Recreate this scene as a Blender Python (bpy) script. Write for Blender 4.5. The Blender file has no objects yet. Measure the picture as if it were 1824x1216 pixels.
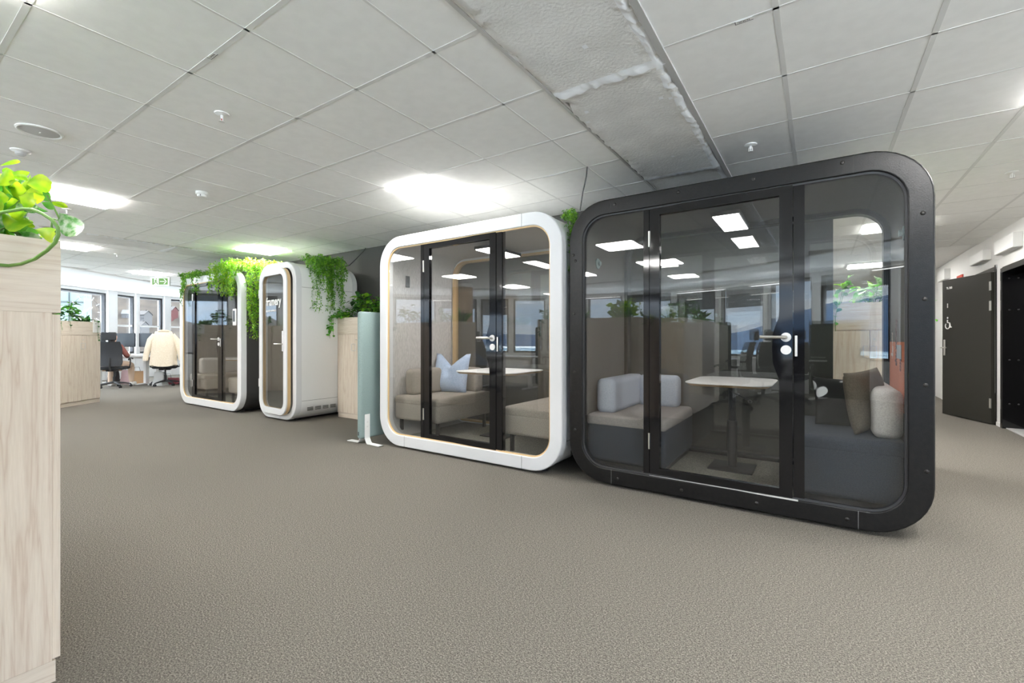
import bpy, math, random
from mathutils import Vector, Matrix
random.seed(7)
PI = math.pi
C = bpy.context.scene.collection
S = bpy.context.scene

# ------------------------------------------------------------------ camera, world, exposure
F_PX, YAW, CAM_H, CEIL = 811.0, math.radians(33.95), 1.13, 2.555
cam = bpy.data.cameras.new('camera'); camo = bpy.data.objects.new('camera', cam); C.objects.link(camo)
camo.location = (0, 0, CAM_H); camo.rotation_euler = (PI/2, 0, YAW)
cam.sensor_width = 36; cam.lens = F_PX/1824*36; cam.shift_y = -2/1824
cam.clip_start = .05; cam.clip_end = 9000
S.camera = camo
S.view_settings.view_transform = 'Standard'; S.view_settings.look = 'None'
S.view_settings.exposure = 0.5; S.view_settings.gamma = 1; S.view_settings.use_curve_mapping = False
S.cycles.max_bounces = 12; S.cycles.diffuse_bounces = 7; S.cycles.glossy_bounces = 6
S.cycles.transparent_max_bounces = 24; S.cycles.caustics_reflective = False; S.cycles.caustics_refractive = False
S.cycles.sample_clamp_indirect = 6
LIGHT_E = 40.0
SKY_E = 8.0

w = bpy.data.worlds.new('sky'); S.world = w; w.use_nodes = True
nt = w.node_tree; nt.nodes.clear()
def N(nt, t, **k):
    n = nt.nodes.new(t)
    for a, b in k.items():
        if a in n.inputs: n.inputs[a].default_value = b
        else: setattr(n, a, b)
    return n
def ramp(nt, stops, src, interp='LINEAR'):
    r = nt.nodes.new('ShaderNodeValToRGB'); e = r.color_ramp.elements
    r.color_ramp.interpolation = interp
    while len(e) < len(stops): e.new(.5)
    for i, (p, c) in enumerate(stops):
        e[i].position = p; e[i].color = (c[0], c[1], c[2], 1) if not isinstance(c, float) else (c, c, c, 1)
    nt.links.new(src, r.inputs[0]); return r
tc = N(nt, 'ShaderNodeTexCoord'); mp = N(nt, 'ShaderNodeMapping'); mp.inputs['Scale'].default_value = (1, 1, 4.5)
nt.links.new(tc.outputs['Generated'], mp.inputs[0])
no = N(nt, 'ShaderNodeTexNoise', Scale=3.2, Detail=6.0, Roughness=.6); nt.links.new(mp.outputs[0], no.inputs['Vector'])
sx = N(nt, 'ShaderNodeSeparateXYZ'); nt.links.new(tc.outputs['Generated'], sx.inputs[0])
rz = ramp(nt, [(0, (.62, .70, .78)), (.5, (.62, .78, .98)), (.58, (.50, .70, .98)), (.75, (.80, .86, .95)), (1, (.86, .90, .96))], sx.outputs['Z'])
mz = N(nt, 'ShaderNodeMath', operation='MULTIPLY_ADD'); nt.links.new(sx.outputs['Z'], mz.inputs[0]); mz.inputs[1].default_value = .5; mz.inputs[2].default_value = .5
nt.links.new(mz.outputs[0], rz.inputs[0])
rc = ramp(nt, [(.42, 0.0), (.62, 1.0)], no.outputs[0])
mx = N(nt, 'ShaderNodeMix', data_type='RGBA'); nt.links.new(rc.outputs[0], mx.inputs['Factor'])
nt.links.new(rz.outputs[0], mx.inputs[6]); mx.inputs[7].default_value = (.93, .95, 1, 1)
bg = N(nt, 'ShaderNodeBackground'); nt.links.new(mx.outputs[2], bg.inputs[0])
zr = N(nt, 'ShaderNodeMapRange'); zr.inputs['From Min'].default_value = .12; zr.inputs['From Max'].default_value = .8; zr.inputs['To Min'].default_value = SKY_E*.30; zr.inputs['To Max'].default_value = SKY_E*1.9
nt.links.new(sx.outputs['Z'], zr.inputs[0]); nt.links.new(zr.outputs[0], bg.inputs['Strength'])   # an overcast sky is brighter overhead
wo = N(nt, 'ShaderNodeOutputWorld'); nt.links.new(bg.outputs[0], wo.inputs[0])

# ------------------------------------------------------------------ materials
M = {}
def pm(name, col, rough=.6, metal=0.0, spec=.5, **k):
    m = bpy.data.materials.new(name); m.use_nodes = True; b = m.node_tree.nodes['Principled BSDF']
    b.inputs['Base Color'].default_value = (*col, 1); b.inputs['Roughness'].default_value = rough
    b.inputs['Metallic'].default_value = metal; b.inputs['Specular IOR Level'].default_value = spec
    for a, v in k.items(): b.inputs[a.replace('_', ' ')].default_value = v
    M[name] = m; return m
def noisy(name, c1, c2, scale=50, rough=.8, detail=3, bump=0.0, stretch=(1, 1, 1), lo=.35, hi=.65, coord='Object', metal=0, spec=.4, bscale=None, c3=None):
    m = pm(name, c1, rough, metal, spec); nt = m.node_tree; b = nt.nodes['Principled BSDF']
    tc = N(nt, 'ShaderNodeTexCoord'); mp = N(nt, 'ShaderNodeMapping'); mp.inputs['Scale'].default_value = stretch
    nt.links.new(tc.outputs[coord], mp.inputs[0])
    n = N(nt, 'ShaderNodeTexNoise', Scale=float(scale), Detail=float(detail)); nt.links.new(mp.outputs[0], n.inputs['Vector'])
    st = [(lo, c1), (hi, c2)] if c3 is None else [(lo, c1), ((lo+hi)/2, c3), (hi, c2)]
    r = ramp(nt, st, n.outputs[0]); nt.links.new(r.outputs[0], b.inputs['Base Color'])
    if bump:
        bn = N(nt, 'ShaderNodeBump', Strength=bump, Distance=.003)
        src = n
        if bscale: src = N(nt, 'ShaderNodeTexNoise', Scale=float(bscale), Detail=4.0); nt.links.new(mp.outputs[0], src.inputs['Vector'])
        nt.links.new(src.outputs[0], bn.inputs['Height']); nt.links.new(bn.outputs[0], b.inputs['Normal'])
    return m
def wood(name, base, dark, vertical=True, scale=1.0):
    m = pm(name, base, .5, 0, .35); nt = m.node_tree; b = nt.nodes['Principled BSDF']
    tc = N(nt, 'ShaderNodeTexCoord'); mp = N(nt, 'ShaderNodeMapping')
    mp.inputs['Scale'].default_value = (9, 9, .55) if vertical else (.55, .55, 9)
    nt.links.new(tc.outputs['Object'], mp.inputs[0])
    n = N(nt, 'ShaderNodeTexNoise', Scale=2.2*scale, Detail=3.0, Distortion=.35); nt.links.new(mp.outputs[0], n.inputs['Vector'])
    ma = N(nt, 'ShaderNodeMath', operation='MULTIPLY'); nt.links.new(n.outputs[0], ma.inputs[0]); ma.inputs[1].default_value = 9.0
    fr = N(nt, 'ShaderNodeMath', operation='PINGPONG'); nt.links.new(ma.outputs[0], fr.inputs[0]); fr.inputs[1].default_value = 1.0
    r1 = ramp(nt, [(0, dark), (.16, tuple(.35*d+.65*a for d, a in zip(dark, base))), (.5, base), (1, tuple(min(1, v*1.04) for v in base))], fr.outputs[0])
    n2 = N(nt, 'ShaderNodeTexNoise', Scale=26.0*scale, Detail=2.0); nt.links.new(mp.outputs[0], n2.inputs['Vector'])
    r2 = ramp(nt, [(.35, (.94, .925, .91)), (.65, (1.0, 1.0, 1.0))], n2.outputs[0])
    mu = N(nt, 'ShaderNodeMix', data_type='RGBA', blend_type='MULTIPLY'); mu.inputs['Factor'].default_value = 1.0
    nt.links.new(r1.outputs[0], mu.inputs[6]); nt.links.new(r2.outputs[0], mu.inputs[7]); nt.links.new(mu.outputs[2], b.inputs['Base Color'])
    return m
def glass(name, tint=(.86, .88, .87), k=1.0, add=0.0):
    m = bpy.data.materials.new(name); m.use_nodes = True; nt = m.node_tree; nt.nodes.clear()
    t = N(nt, 'ShaderNodeBsdfTransparent'); t.inputs[0].default_value = (*tint, 1)
    g = N(nt, 'ShaderNodeBsdfGlossy', Roughness=0.0); g.inputs[0].default_value = (.97, .98, 1, 1)
    ge = N(nt, 'ShaderNodeNewGeometry'); dt = N(nt, 'ShaderNodeVectorMath', operation='DOT_PRODUCT'); nt.links.new(ge.outputs['Normal'], dt.inputs[0]); nt.links.new(ge.outputs['Incoming'], dt.inputs[1])
    ab = N(nt, 'ShaderNodeMath', operation='ABSOLUTE'); nt.links.new(dt.outputs['Value'], ab.inputs[0])
    om = N(nt, 'ShaderNodeMath', operation='SUBTRACT'); om.inputs[0].default_value = 1.0; nt.links.new(ab.outputs[0], om.inputs[1])
    pw = N(nt, 'ShaderNodeMath', operation='POWER'); nt.links.new(om.outputs[0], pw.inputs[0]); pw.inputs[1].default_value = 5.0
    f0 = .042*k; a = N(nt, 'ShaderNodeMath', operation='MULTIPLY_ADD', use_clamp=True)     # Fresnel reflectance of thin glass, the same from both sides
    nt.links.new(pw.outputs[0], a.inputs[0]); a.inputs[1].default_value = 1-f0; a.inputs[2].default_value = f0+add
    mx = N(nt, 'ShaderNodeMixShader'); nt.links.new(a.outputs[0], mx.inputs[0]); nt.links.new(t.outputs[0], mx.inputs[1]); nt.links.new(g.outputs[0], mx.inputs[2])
    o = N(nt, 'ShaderNodeOutputMaterial'); nt.links.new(mx.outputs[0], o.inputs[0]); M[name] = m; return m
def emit(name, col, e):
    m = pm(name, (.8, .8, .8), .5); b = m.node_tree.nodes['Principled BSDF']
    b.inputs['Emission Color'].default_value = (*col, 1); b.inputs['Emission Strength'].default_value = e; return m
def leafy(name, c1, c2, scale=25, tr=.45):
    m = bpy.data.materials.new(name); m.use_nodes = True; nt = m.node_tree; nt.nodes.clear()
    tc = N(nt, 'ShaderNodeTexCoord'); n = N(nt, 'ShaderNodeTexNoise', Scale=float(scale), Detail=2.0); nt.links.new(tc.outputs['Object'], n.inputs['Vector'])
    r = ramp(nt, [(.38, c1), (.62, c2)], n.outputs[0])
    p = N(nt, 'ShaderNodeBsdfPrincipled', Roughness=.38); t = N(nt, 'ShaderNodeBsdfTranslucent')
    nt.links.new(r.outputs[0], p.inputs['Base Color']); nt.links.new(r.outputs[0], t.inputs[0])
    mx = N(nt, 'ShaderNodeMixShader'); mx.inputs[0].default_value = tr; nt.links.new(p.outputs[0], mx.inputs[1]); nt.links.new(t.outputs[0], mx.inputs[2])
    o = N(nt, 'ShaderNodeOutputMaterial'); nt.links.new(mx.outputs[0], o.inputs[0]); M[name] = m; return m

# carpet: fine speckle on two scales
def carpet(name, a, b_, c_):
    m = pm(name, a, .95, 0, .1); nt = m.node_tree; b = nt.nodes['Principled BSDF']
    tc = N(nt, 'ShaderNodeTexCoord')
    n1 = N(nt, 'ShaderNodeTexNoise', Scale=190.0, Detail=3.0, Roughness=.7); nt.links.new(tc.outputs['Object'], n1.inputs['Vector'])
    mp = N(nt, 'ShaderNodeMapping'); mp.inputs['Scale'].default_value = (1, 2.2, 1); mp.inputs['Rotation'].default_value = (0, 0, .6); nt.links.new(tc.outputs['Object'], mp.inputs[0])
    n2 = N(nt, 'ShaderNodeTexNoise', Scale=85.0, Detail=2.0); nt.links.new(mp.outputs[0], n2.inputs['Vector'])
    ad = N(nt, 'ShaderNodeMix', data_type='FLOAT'); ad.inputs['Factor'].default_value = .25
    nt.links.new(n1.outputs[0], ad.inputs[2]); nt.links.new(n2.outputs[0], ad.inputs[3])
    r = ramp(nt, [(.36, a), (.5, b_), (.64, c_)], ad.outputs[0]); nt.links.new(r.outputs[0], b.inputs['Base Color'])
    bn = N(nt, 'ShaderNodeBump', Strength=.5, Distance=.004); nt.links.new(n1.outputs[0], bn.inputs['Height']); nt.links.new(bn.outputs[0], b.inputs['Normal'])
    return m
carpet('carpet', (.060, .054, .046), (.150, .138, .118), (.32, .297, .258))
carpet('pod_carpet', (.12, .115, .10), (.26, .25, .22), (.42, .41, .37))
noisy('tile', (.90, .90, .885), (.93, .93, .915), 14, .95, 2, .05, bscale=400)
pm('grid_white', (.74, .74, .725), .5)
pm('plaster', (.90, .90, .90), .8)
noisy('concrete', (.74, .74, .73), (.84, .84, .83), 3.5, .7, 6, .9, bscale=60)
pm('rough_paint', (.90, .92, .95), .9)
noisy('wall_dark_paint', (.052, .051, .047), (.060, .059, .054), 3, .75)
noisy('wall_white', (.82, .815, .80), (.85, .845, .83), 2, .85)
wood('ash', (.76, .67, .565), (.66, .54, .44)); wood('ash_h', (.74, .655, .555), (.65, .54, .44), False)
wood('ash_grey', (.62, .585, .54), (.5, .46, .42))
wood('column_wood', (.46, .33, .22), (.34, .23, .15))
pm('wood_trim', (.66, .46, .24), .4); pm('ply_edge', (.55, .34, .16), .5)
pm('white_shell', (.86, .86, .85), .32, 0, .5); pm('white_frame', (.73, .735, .745), .3, 0, .5)
noisy('black_metal', (.006, .006, .0065), (.010, .0098, .010), 40, .34, 3, .25, metal=0, bscale=160, spec=.36)
pm('black_shell', (.022, .022, .022), .5); pm('charcoal_shell', (.045, .044, .042), .55)
pm('black_paint', (.006, .006, .007), .06); pm('bolt', (.045, .043, .042), .3, .8)
pm('black_plastic', (.02, .02, .022), .45); pm('seam', (.02, .02, .02), .6); pm('seam_light', (.25, .25, .25), .6)
pm('steel', (.68, .66, .62), .28, 1.0); pm('steel_white', (.80, .79, .78), .4, .2); pm('alu', (.66, .66, .65), .4, .3)
noisy('felt_light', (.46, .44, .42), (.60, .58, .56), 55, .95, 3, .2, stretch=(3, 3, .5)); noisy('felt_grey', (.20, .19, .18), (.27, .26, .24), 160, .95, 3, .1)
noisy('felt_black', (.10, .097, .092), (.15, .145, .135), 160, .95, 3, .1); noisy('fabric_beige', (.27, .24, .21), (.38, .34, .30), 150, .95, 3, .3); noisy('fabric_navy', (.016, .023, .036), (.028, .038, .056), 170, .95, 3, .3)
noisy('fabric_bluegrey', (.36, .40, .48), (.48, .52, .60), 170, .95, 3, .3); noisy('fabric_palegrey', (.46, .44, .43), (.60, .58, .56), 170, .95, 3, .3)
noisy('fabric_greybrown', (.25, .23, .225), (.33, .30, .29), 170, .95, 3, .3)
noisy('cushion_blue', (.40, .52, .72), (.52, .63, .82), 90, .9); pm('cushion_black', (.006, .006, .007), .9); noisy('cushion_brown', (.085, .070, .052), (.12, .10, .075), 140, .9)
noisy('cushion_white_black', (.55, .58, .60), (.008, .008, .008), 4.5, .9, 1, lo=.37, hi=.38)
noisy('screen_green', (.22, .30, .29), (.30, .385, .37), 170, .95, 3, .2); noisy('screen_dark', (.018, .030, .027), (.03, .045, .04), 90, .95)
pm('table_white', (.86, .85, .83), .35); pm('desk_white', (.78, .78, .76), .4); pm('desk_wood', (.66, .58, .42), .4)
pm('mesh_dark', (.030, .033, .038), .7); pm('mesh_grey', (.30, .31, .32), .8); pm('chair_white', (.7, .72, .74), .5)
noisy('jacket', (.72, .62, .48), (.82, .73, .60), 60, .95, 3, .3)
pm('skin', (.62, .40, .30), .5); pm('hair', (.03, .02, .015), .5); noisy('sweater', (.26, .095, .085), (.32, .12, .10), 80, .95); pm('trousers', (.66, .50, .38), .9); pm('shoe', (.78, .76, .74), .5)
pm('paper_brown', (.48, .30, .16), .8); pm('bag_pink', (.45, .30, .30), .8); pm('bag_red', (.35, .08, .10), .8); pm('bag_teal', (.02, .22, .24), .6)
pm('soil', (.02, .013, .008), .95)
pm('door_black', (.028, .027, .022), .5, 0, .2); pm('sign_white', (.88, .88, .86), .5); pm('sign_red', (.5, .05, .02), .5)
noisy('reflection_orange', (.50, .15, .07), (.58, .19, .10), 220, .9); pm('reflection_ink', (.10, .04, .05), .8); pm('reflection_pale', (.62, .50, .44), .8); pm('reflection_grey', (.30, .33, .36), .8)
pm('sign_green', (.16, .36, .07), .5); pm('sign_lit', (.85, .88, .80), .5)
pm('speaker_grey', (.52, .52, .51), .7); pm('white_plastic', (.82, .82, .80), .4); pm('print_dark', (.05, .05, .05), .6); pm('red_glass', (.35, .04, .02), .2)
pm('blind', (.10, .085, .075), .8); pm('blind_fabric', (.22, .25, .30), .85); pm('frame_dark', (.05, .05, .055), .5); pm('mullion_grey', (.42, .44, .46), .4)
emit('light_panel', (1.0, .985, .955), LIGHT_E); emit('pod_lamp', (1.0, .96, .96), 40.0); emit('pod_lamp_dim', (1.0, .96, .96), 20.0); emit('pendant_led', (1, .98, .95), 7.0)
emit('screen_lit', (.95, .98, 1), .9); pm('screen_off', (.03, .032, .035), .3)
glass('pod_glass', (.93, .935, .925), 1.25, .0); glass('window_glass', (.97, .985, .98), .6)
leafy('leaf_lime', (.20, .44, .015), (.46, .62, .025), 22); leafy('leaf_varieg', (.07, .27, .04), (.42, .52, .36), 60, .3); leafy('leaf_green', (.05, .26, .02), (.14, .42, .04), 22)
leafy('leaf_dark', (.012, .07, .012), (.04, .15, .025), 22, .25); leafy('leaf_fern', (.10, .30, .015), (.30, .58, .04), 14, .4); leafy('leaf_fern_deep', (.05, .19, .012), (.14, .38, .03), 14, .35)
pm('stem', (.13, .26, .05), .5); pm('flower', (.7, .35, .2), .6)
noisy('hill_brown', (.009, .0065, .005), (.030, .024, .018), .12, 1, 8, coord='Object'); noisy('hill_haze_blue', (.008, .028, .065), (.014, .045, .095), .01, 1, 6); noisy('water', (.60, .66, .68), (.68, .72, .73), .004, .7, 5)  # the distant hills carry the blue of air haze in their colour
noisy('town', (.05, .12, .18), (.30, .42, .50), .05, .9, 6, stretch=(1, 1, 1), lo=.45, hi=.6)
pm('house_red', (.045, .006, .006), .8); pm('house_white', (.06, .06, .062), .8); pm('roof', (.022, .021, .021), .8); pm('roof_white', (.045, .047, .05), .8); pm('house_window', (.02, .02, .025), .4)
pm('teal_panel', (.075, .10, .10), .6); pm('teal_frame', (.010, .016, .018), .5)

# ------------------------------------------------------------------ mesh helper
class MB:
    def __init__(s): s.v = []; s.f = []; s.m = []
    def add(s, vs, fs, mi=0):
        n = len(s.v); s.v += [tuple(v) for v in vs]; s.f += [tuple(i+n for i in f) for f in fs]; s.m += [mi]*len(fs); return s
    def box(s, x0, x1, y0, y1, z0, z1, mi=0):
        vs = [(x, y, z) for z in (z0, z1) for y in (y0, y1) for x in (x0, x1)]
        return s.add(vs, [(0, 2, 3, 1), (4, 5, 7, 6), (0, 1, 5, 4), (2, 6, 7, 3), (0, 4, 6, 2), (1, 3, 7, 5)], mi)
    def loft(s, loops, closed=False, caps=False, mi=0):
        n = len(loops[0]); vs = [p for l in loops for p in l]; fs = []
        k = len(loops)
        for a in range(k if closed else k-1):
            b = (a+1) % k
            for i in range(n): j = (i+1) % n; fs.append((a*n+i, a*n+j, b*n+j, b*n+i))
        if caps: fs.append(tuple(range(n))[::-1]); fs.append(tuple((k-1)*n+i for i in range(n)))
        return s.add(vs, fs, mi)
    def prism(s, poly, fn0, fn1, mi=0): return s.loft([[fn0(p) for p in poly], [fn1(p) for p in poly]], caps=True, mi=mi)
    def tube(s, pts, r, n=8, mi=0, caps=True):
        pts = [Vector(p) for p in pts]; rs = r if isinstance(r, (list, tuple)) else [r]*len(pts); loops = []; up = None
        for i, p in enumerate(pts):
            d = (pts[min(i+1, len(pts)-1)]-pts[max(i-1, 0)]).normalized()
            if up is None: up = Vector((0, 0, 1)) if abs(d.z) < .9 else Vector((1, 0, 0))
            a = d.cross(up).normalized(); b = a.cross(d).normalized(); up = b
            loops.append([tuple(p+rs[i]*(math.cos(t)*a+math.sin(t)*b)) for t in [2*PI*k/n for k in range(n)]])
        return s.loft(loops, caps=caps, mi=mi)
    def lathe(s, prof, c=(0, 0), n=20, mi=0):
        return s.loft([[(c[0]+r*math.cos(2*PI*k/n), c[1]+r*math.sin(2*PI*k/n), z) for k in range(n)] for r, z in prof], caps=True, mi=mi)
    def sphere(s, c, r, n=10, m=6, sc=(1, 1, 1), mi=0):
        loops = []
        for j in range(1, m):
            t = PI*j/m-PI/2
            loops.append([(c[0]+r*sc[0]*math.cos(t)*math.cos(2*PI*k/n), c[1]+r*sc[1]*math.cos(t)*math.sin(2*PI*k/n), c[2]+r*sc[2]*math.sin(t)) for k in range(n)])
        return s.loft(loops, caps=True, mi=mi)
    def rbox(s, x0, x1, y0, y1, z0, z1, r=.03, n=4, mi=0):   # box rounded on its vertical and horizontal edges
        r = min(r, (x1-x0)/2.01, (y1-y0)/2.01, (z1-z0)/2.01); loops = []
        for a in [PI/2*i/n for i in range(n, -1, -1)]:
            loops.append([(x, y, z0+r*(1-math.sin(a))) for x, y in rr(x0, x1, y0, y1, r, r*(1-math.cos(a)), n)])
        for a in [PI/2*i/n for i in range(n+1)]:
            loops.append([(x, y, z1-r*(1-math.sin(a))) for x, y in rr(x0, x1, y0, y1, r, r*(1-math.cos(a)), n)])
        return s.loft(loops, caps=True, mi=mi)
    def xf(s, mat, start=0):
        s.v[start:] = [tuple(mat @ Vector(v)) for v in s.v[start:]]; return s
    def build(s, name, mats, parent=None, smooth=35, bevel=0, wn=False):
        me = bpy.data.meshes.new(name); me.from_pydata(s.v, [], s.f)
        for m in (mats if isinstance(mats, (list, tuple)) else [mats]): me.materials.append(M[m])
        for p, i in zip(me.polygons, s.m): p.material_index = i
        me.validate(); me.update()
        import bmesh
        bm = bmesh.new(); bm.from_mesh(me); bmesh.ops.recalc_face_normals(bm, faces=bm.faces); bm.to_mesh(me); bm.free()
        if smooth:
            for p in me.polygons: p.use_smooth = True
            me.set_sharp_from_angle(angle=math.radians(smooth))
        o = bpy.data.objects.new(name, me); C.objects.link(o); o.parent = parent
        if wn:
            k = o.modifiers.new('normals', 'WEIGHTED_NORMAL'); k.keep_sharp = True; k.weight = 100
        if bevel:
            b = o.modifiers.new('bevel', 'BEVEL'); b.width = bevel; b.segments = 2; b.limit_method = 'ANGLE'
        return o
def rr(x0, x1, z0, z1, r, inset=0.0, n=6):
    """rounded rectangle of corner radius r, drawn inwards by inset, counter-clockwise"""
    r2 = max(r-inset, .0005); x0 += inset; x1 -= inset; z0 += inset; z1 -= inset; out = []
    for cx, cz, a0 in ((x1-r2, z0+r2, -PI/2), (x1-r2, z1-r2, 0), (x0+r2, z1-r2, PI/2), (x0+r2, z0+r2, PI)):
        for i in range(n+1): a = a0+PI/2*i/n; out.append((cx+r2*math.cos(a), cz+r2*math.sin(a)))
    return out
def clipx(poly, a, b):
    for lim, sgn in ((a, 1), (b, -1)):
        out = []
        for i, p in enumerate(poly):
            q = poly[(i+1) % len(poly)]; ip = (p[0]-lim)*sgn >= 0; iq = (q[0]-lim)*sgn >= 0
            if ip: out.append(p)
            if ip != iq: t = (lim-p[0])/(q[0]-p[0]); out.append((lim, p[1]+t*(q[1]-p[1])))
        poly = out
    return poly
def thing(name, label, cat, loc=(0, 0, 0), rz=0, group=None):
    o = bpy.data.objects.new(name, None); C.objects.link(o); o.location = loc; o.rotation_euler = (0, 0, rz); o.empty_display_size = .1
    return tag(o, label, cat, group)
def tag(o, label, cat, group=None):
    o['label'] = label; o['category'] = cat
    if group: o['group'] = group
    return o
def struct(o, label=None):
    o['kind'] = 'structure'
    if label: o['label'] = label
    return o
def place(o, loc, rz=0): o.location = loc; o.rotation_euler = (0, 0, rz); return o
def kids(o): return list(o.children)
def dup(o, loc=None, rz=None, label=None, group=None, parent=None):
    c = o.copy(); C.objects.link(c)
    if parent is not None: c.parent = parent
    if loc is not None: c.location = loc
    if rz is not None: c.rotation_euler = (0, 0, rz)
    if label: c['label'] = label
    if group: c['group'] = group
    for k in kids(o): dup(k, parent=c)
    return c
def text(body, size, mat, parent, loc, rot, name='lettering', align='LEFT', ext=.0006, bold=0.0, xs=1.0):
    cu = bpy.data.curves.new(name, 'FONT'); cu.body = body; cu.size = size; cu.extrude = ext; cu.align_x = align; cu.offset = bold; cu.resolution_u = 3
    tmp = bpy.data.objects.new('tmp', cu); C.objects.link(tmp); bpy.context.view_layer.update()
    me = bpy.data.meshes.new_from_object(tmp.evaluated_get(bpy.context.evaluated_depsgraph_get())); bpy.data.objects.remove(tmp); me.materials.clear(); me.materials.append(M[mat])
    o = bpy.data.objects.new(name, me); C.objects.link(o); o.parent = parent; o.location = loc; o.rotation_euler = rot; o.scale = (xs, 1, 1)
    return o

# ------------------------------------------------------------------ facade line and ceiling outline
FAC = [(2.8, -2.7), (1.2, -4.05), (-2.4, -6.1), (-4.8, -6.5), (-7.2, -6.1), (-9.3, -5.0), (-10.9, -2.9), (-13.2, -.5), (-15.0, 1.6)]
LEFTF = [(-15.0, 1.6), (-16.9, 4.28), (-16.98, 4.51), (-17.36, 5.06), (-17.39, 5.16), (-17.51, 5.84), (-17.58, 6.03), (-17.62, 6.9)]
OUT = FAC+LEFTF[1:]+[(-17.7, 9.5)]
EDGE = [(4.2, 0.6), (1.03, -1.45), (-.35, -2.6), (-2.3, -3.5), (-5.0, -4.0), (-7.3, -3.95), (-9.0, -2.2), (-10.3, -.2), (-12.2, 2.65), (-14.2, 5.2), (-15.0, 9.5)]
def inside(x, y, poly):
    r = False
    for i in range(len(poly)):
        (x1, y1), (x2, y2) = poly[i], poly[i-1]
        if (y1 > y) != (y2 > y) and x < (x2-x1)*(y-y1)/(y2-y1)+x1: r = not r
    return r
TILES = EDGE+[(4.2, 9.5)]
b = MB(); fl = OUT+[(-1.4, 9.5), (-1.4, 14.1), (4.3, 14.1), (4.3, -2.0)]
b.prism(fl, lambda p: (p[0], p[1], -.2), lambda p: (p[0], p[1], 0)); struct(b.build('floor', 'carpet', smooth=0))
# ceiling: tiles region, then plaster rim along the windows
bx0, bx1, cx0, cx1 = -1.26, -.67, -8.68, -8.08
xs_mid = [round(-1.58-.6*k, 3) for k in range(11)]            # between the two concrete strips
xs_right = [round(-.152+.6*k, 3) for k in range(8)]
xs_left = [round(-9.05-.6*k, 3) for k in range(11)]
ys = [round(.455+.6*k, 3) for k in range(-8, 24)]
# T-bars: one mesh; main runners lie along X left of the first strip and along Y right of it
allx = xs_left+xs_mid+xs_right; edges = sorted(allx+[bx0, bx1, cx0, cx1]); b = MB()
def free(x, y): return inside(x, y, TILES) and not (y > 4.6 and -10.8 < x < .1)
for x in allx:
    h = .012 if x > -.8 else .0065
    for y in ys:
        if free(x, y+.3): b.box(x-h, x+h, y, y+.6, CEIL+.0005, CEIL+.03)
for x0, x1 in zip(edges[:-1], edges[1:]):
    if x1-x0 > .62 or (x0, x1) in ((bx0, bx1), (cx0, cx1)): continue
    h = .012 if x0 < -.8 else .0065
    for y in ys:
        if free((x0+x1)/2, y): b.box(x0, x1, y-h, y+h, CEIL+.0005, CEIL+.03)
struct(b.build('trim_1', 'grid_white', smooth=0))
# ceiling tiles: individually dropped a hair below the bars' web
b = MB()
hole = set()
CELLS = []
for x0, x1 in zip(edges[:-1], edges[1:]):
    if (x0, x1) in ((bx0, bx1), (cx0, cx1)) or x1-x0 > .62: continue
    for y in ys:
        if inside((x0+x1)/2, y+.3, TILES): CELLS.append((x0, x1, y, y+.6))
LPOS = [(-3.08, 3.155, 'square ceiling light panel directly above the white meeting pod'),
 (-7.28, 3.755, 'ceiling light panel over the narrow single white pod'),
 (-6.08, 1.355, 'ceiling light panel behind the bright leaves of the near trailing plant'),
 (-9.35, 1.955, 'ceiling light panel just past the upper corner of the near cabinet'),
 (-11.75, 3.755, 'farthest ceiling light panel, above the green exit sign'),
 (-2.48, .155, 'ceiling light panel cut by the top left corner of the picture'),
 (-6.68, -1.045, 'ceiling light panel mirrored in the door of the white pod'),
 (-4.28, -2.245, 'ceiling light panel mirrored low at the left end of the black pod'),
 (-2.48, -1.645, 'ceiling light panel mirrored low in the door of the black pod'),
 (-6.68, -3.445, 'ceiling light panel mirrored low in the right pane of the white pod'),
 (.748, 1.955, 'ceiling light panel mirrored in the top right corner of the black pod'),
 (.748, 7.355, 'ceiling light panel seen through the right pane of the black pod'),
 (.748, 10.955, 'added ceiling light panel at the far end of the corridor'),  # unseen panel put in to brighten the corridor
 (.148, 5.555, 'added ceiling light panel hidden behind the right edge of the black pod'),  # added out of sight as extra corridor light
 (1.348, 3.755, 'added ceiling light panel over the passage right of the black pod'),  # off-frame panel added to light the floor on the right
 (-11.15, .755, 'added ceiling light panel above the row of far cabinets'),  # off-frame panel added to lift the far cabinets
 (-9.35, -1.045, 'added ceiling light panel over the desks near the curved windows'),  # unseen panel added for general illumination
 (-12.35, 6.755, 'added ceiling light panel behind the dark wall by the far desks')]  # added out of view for overall light
for (x0, x1, y0, y1) in CELLS:
    if any(x0 < lx < x1 and y0 < ly < y1 for lx, ly, _ in LPOS): continue
    b.box(x0+.001, x1-.001, y0+.001, y1-.001, CEIL+.002, CEIL+.018)
struct(b.build('ceiling', 'tile', smooth=0))
b = MB()
n = len(EDGE); om = [(4.2, -2.0)]+OUT
b.prism([(4.2, .6)]+EDGE[1:]+[(-17.7, 9.5)]+list(reversed(om)), lambda p: (p[0], p[1], CEIL-.004), lambda p: (p[0], p[1], CEIL+.12))
struct(b.build('ceiling', 'plaster', smooth=0))
b = MB(); b.box(-1.3, 4.2, 9.4, 14, CEIL+.02, CEIL+.1); struct(b.build('ceiling', 'tile', smooth=0))
b = MB(); b.prism(list(reversed(OUT))+[(4.3, -2.8), (4.3, 14.1), (-1.4, 14.1), (-1.4, 9.7), (-17.9, 9.7)], lambda p: (p[0], p[1], CEIL+.14), lambda p: (p[0], p[1], CEIL+.4)); struct(b.build('ceiling', 'concrete', smooth=0))
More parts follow.
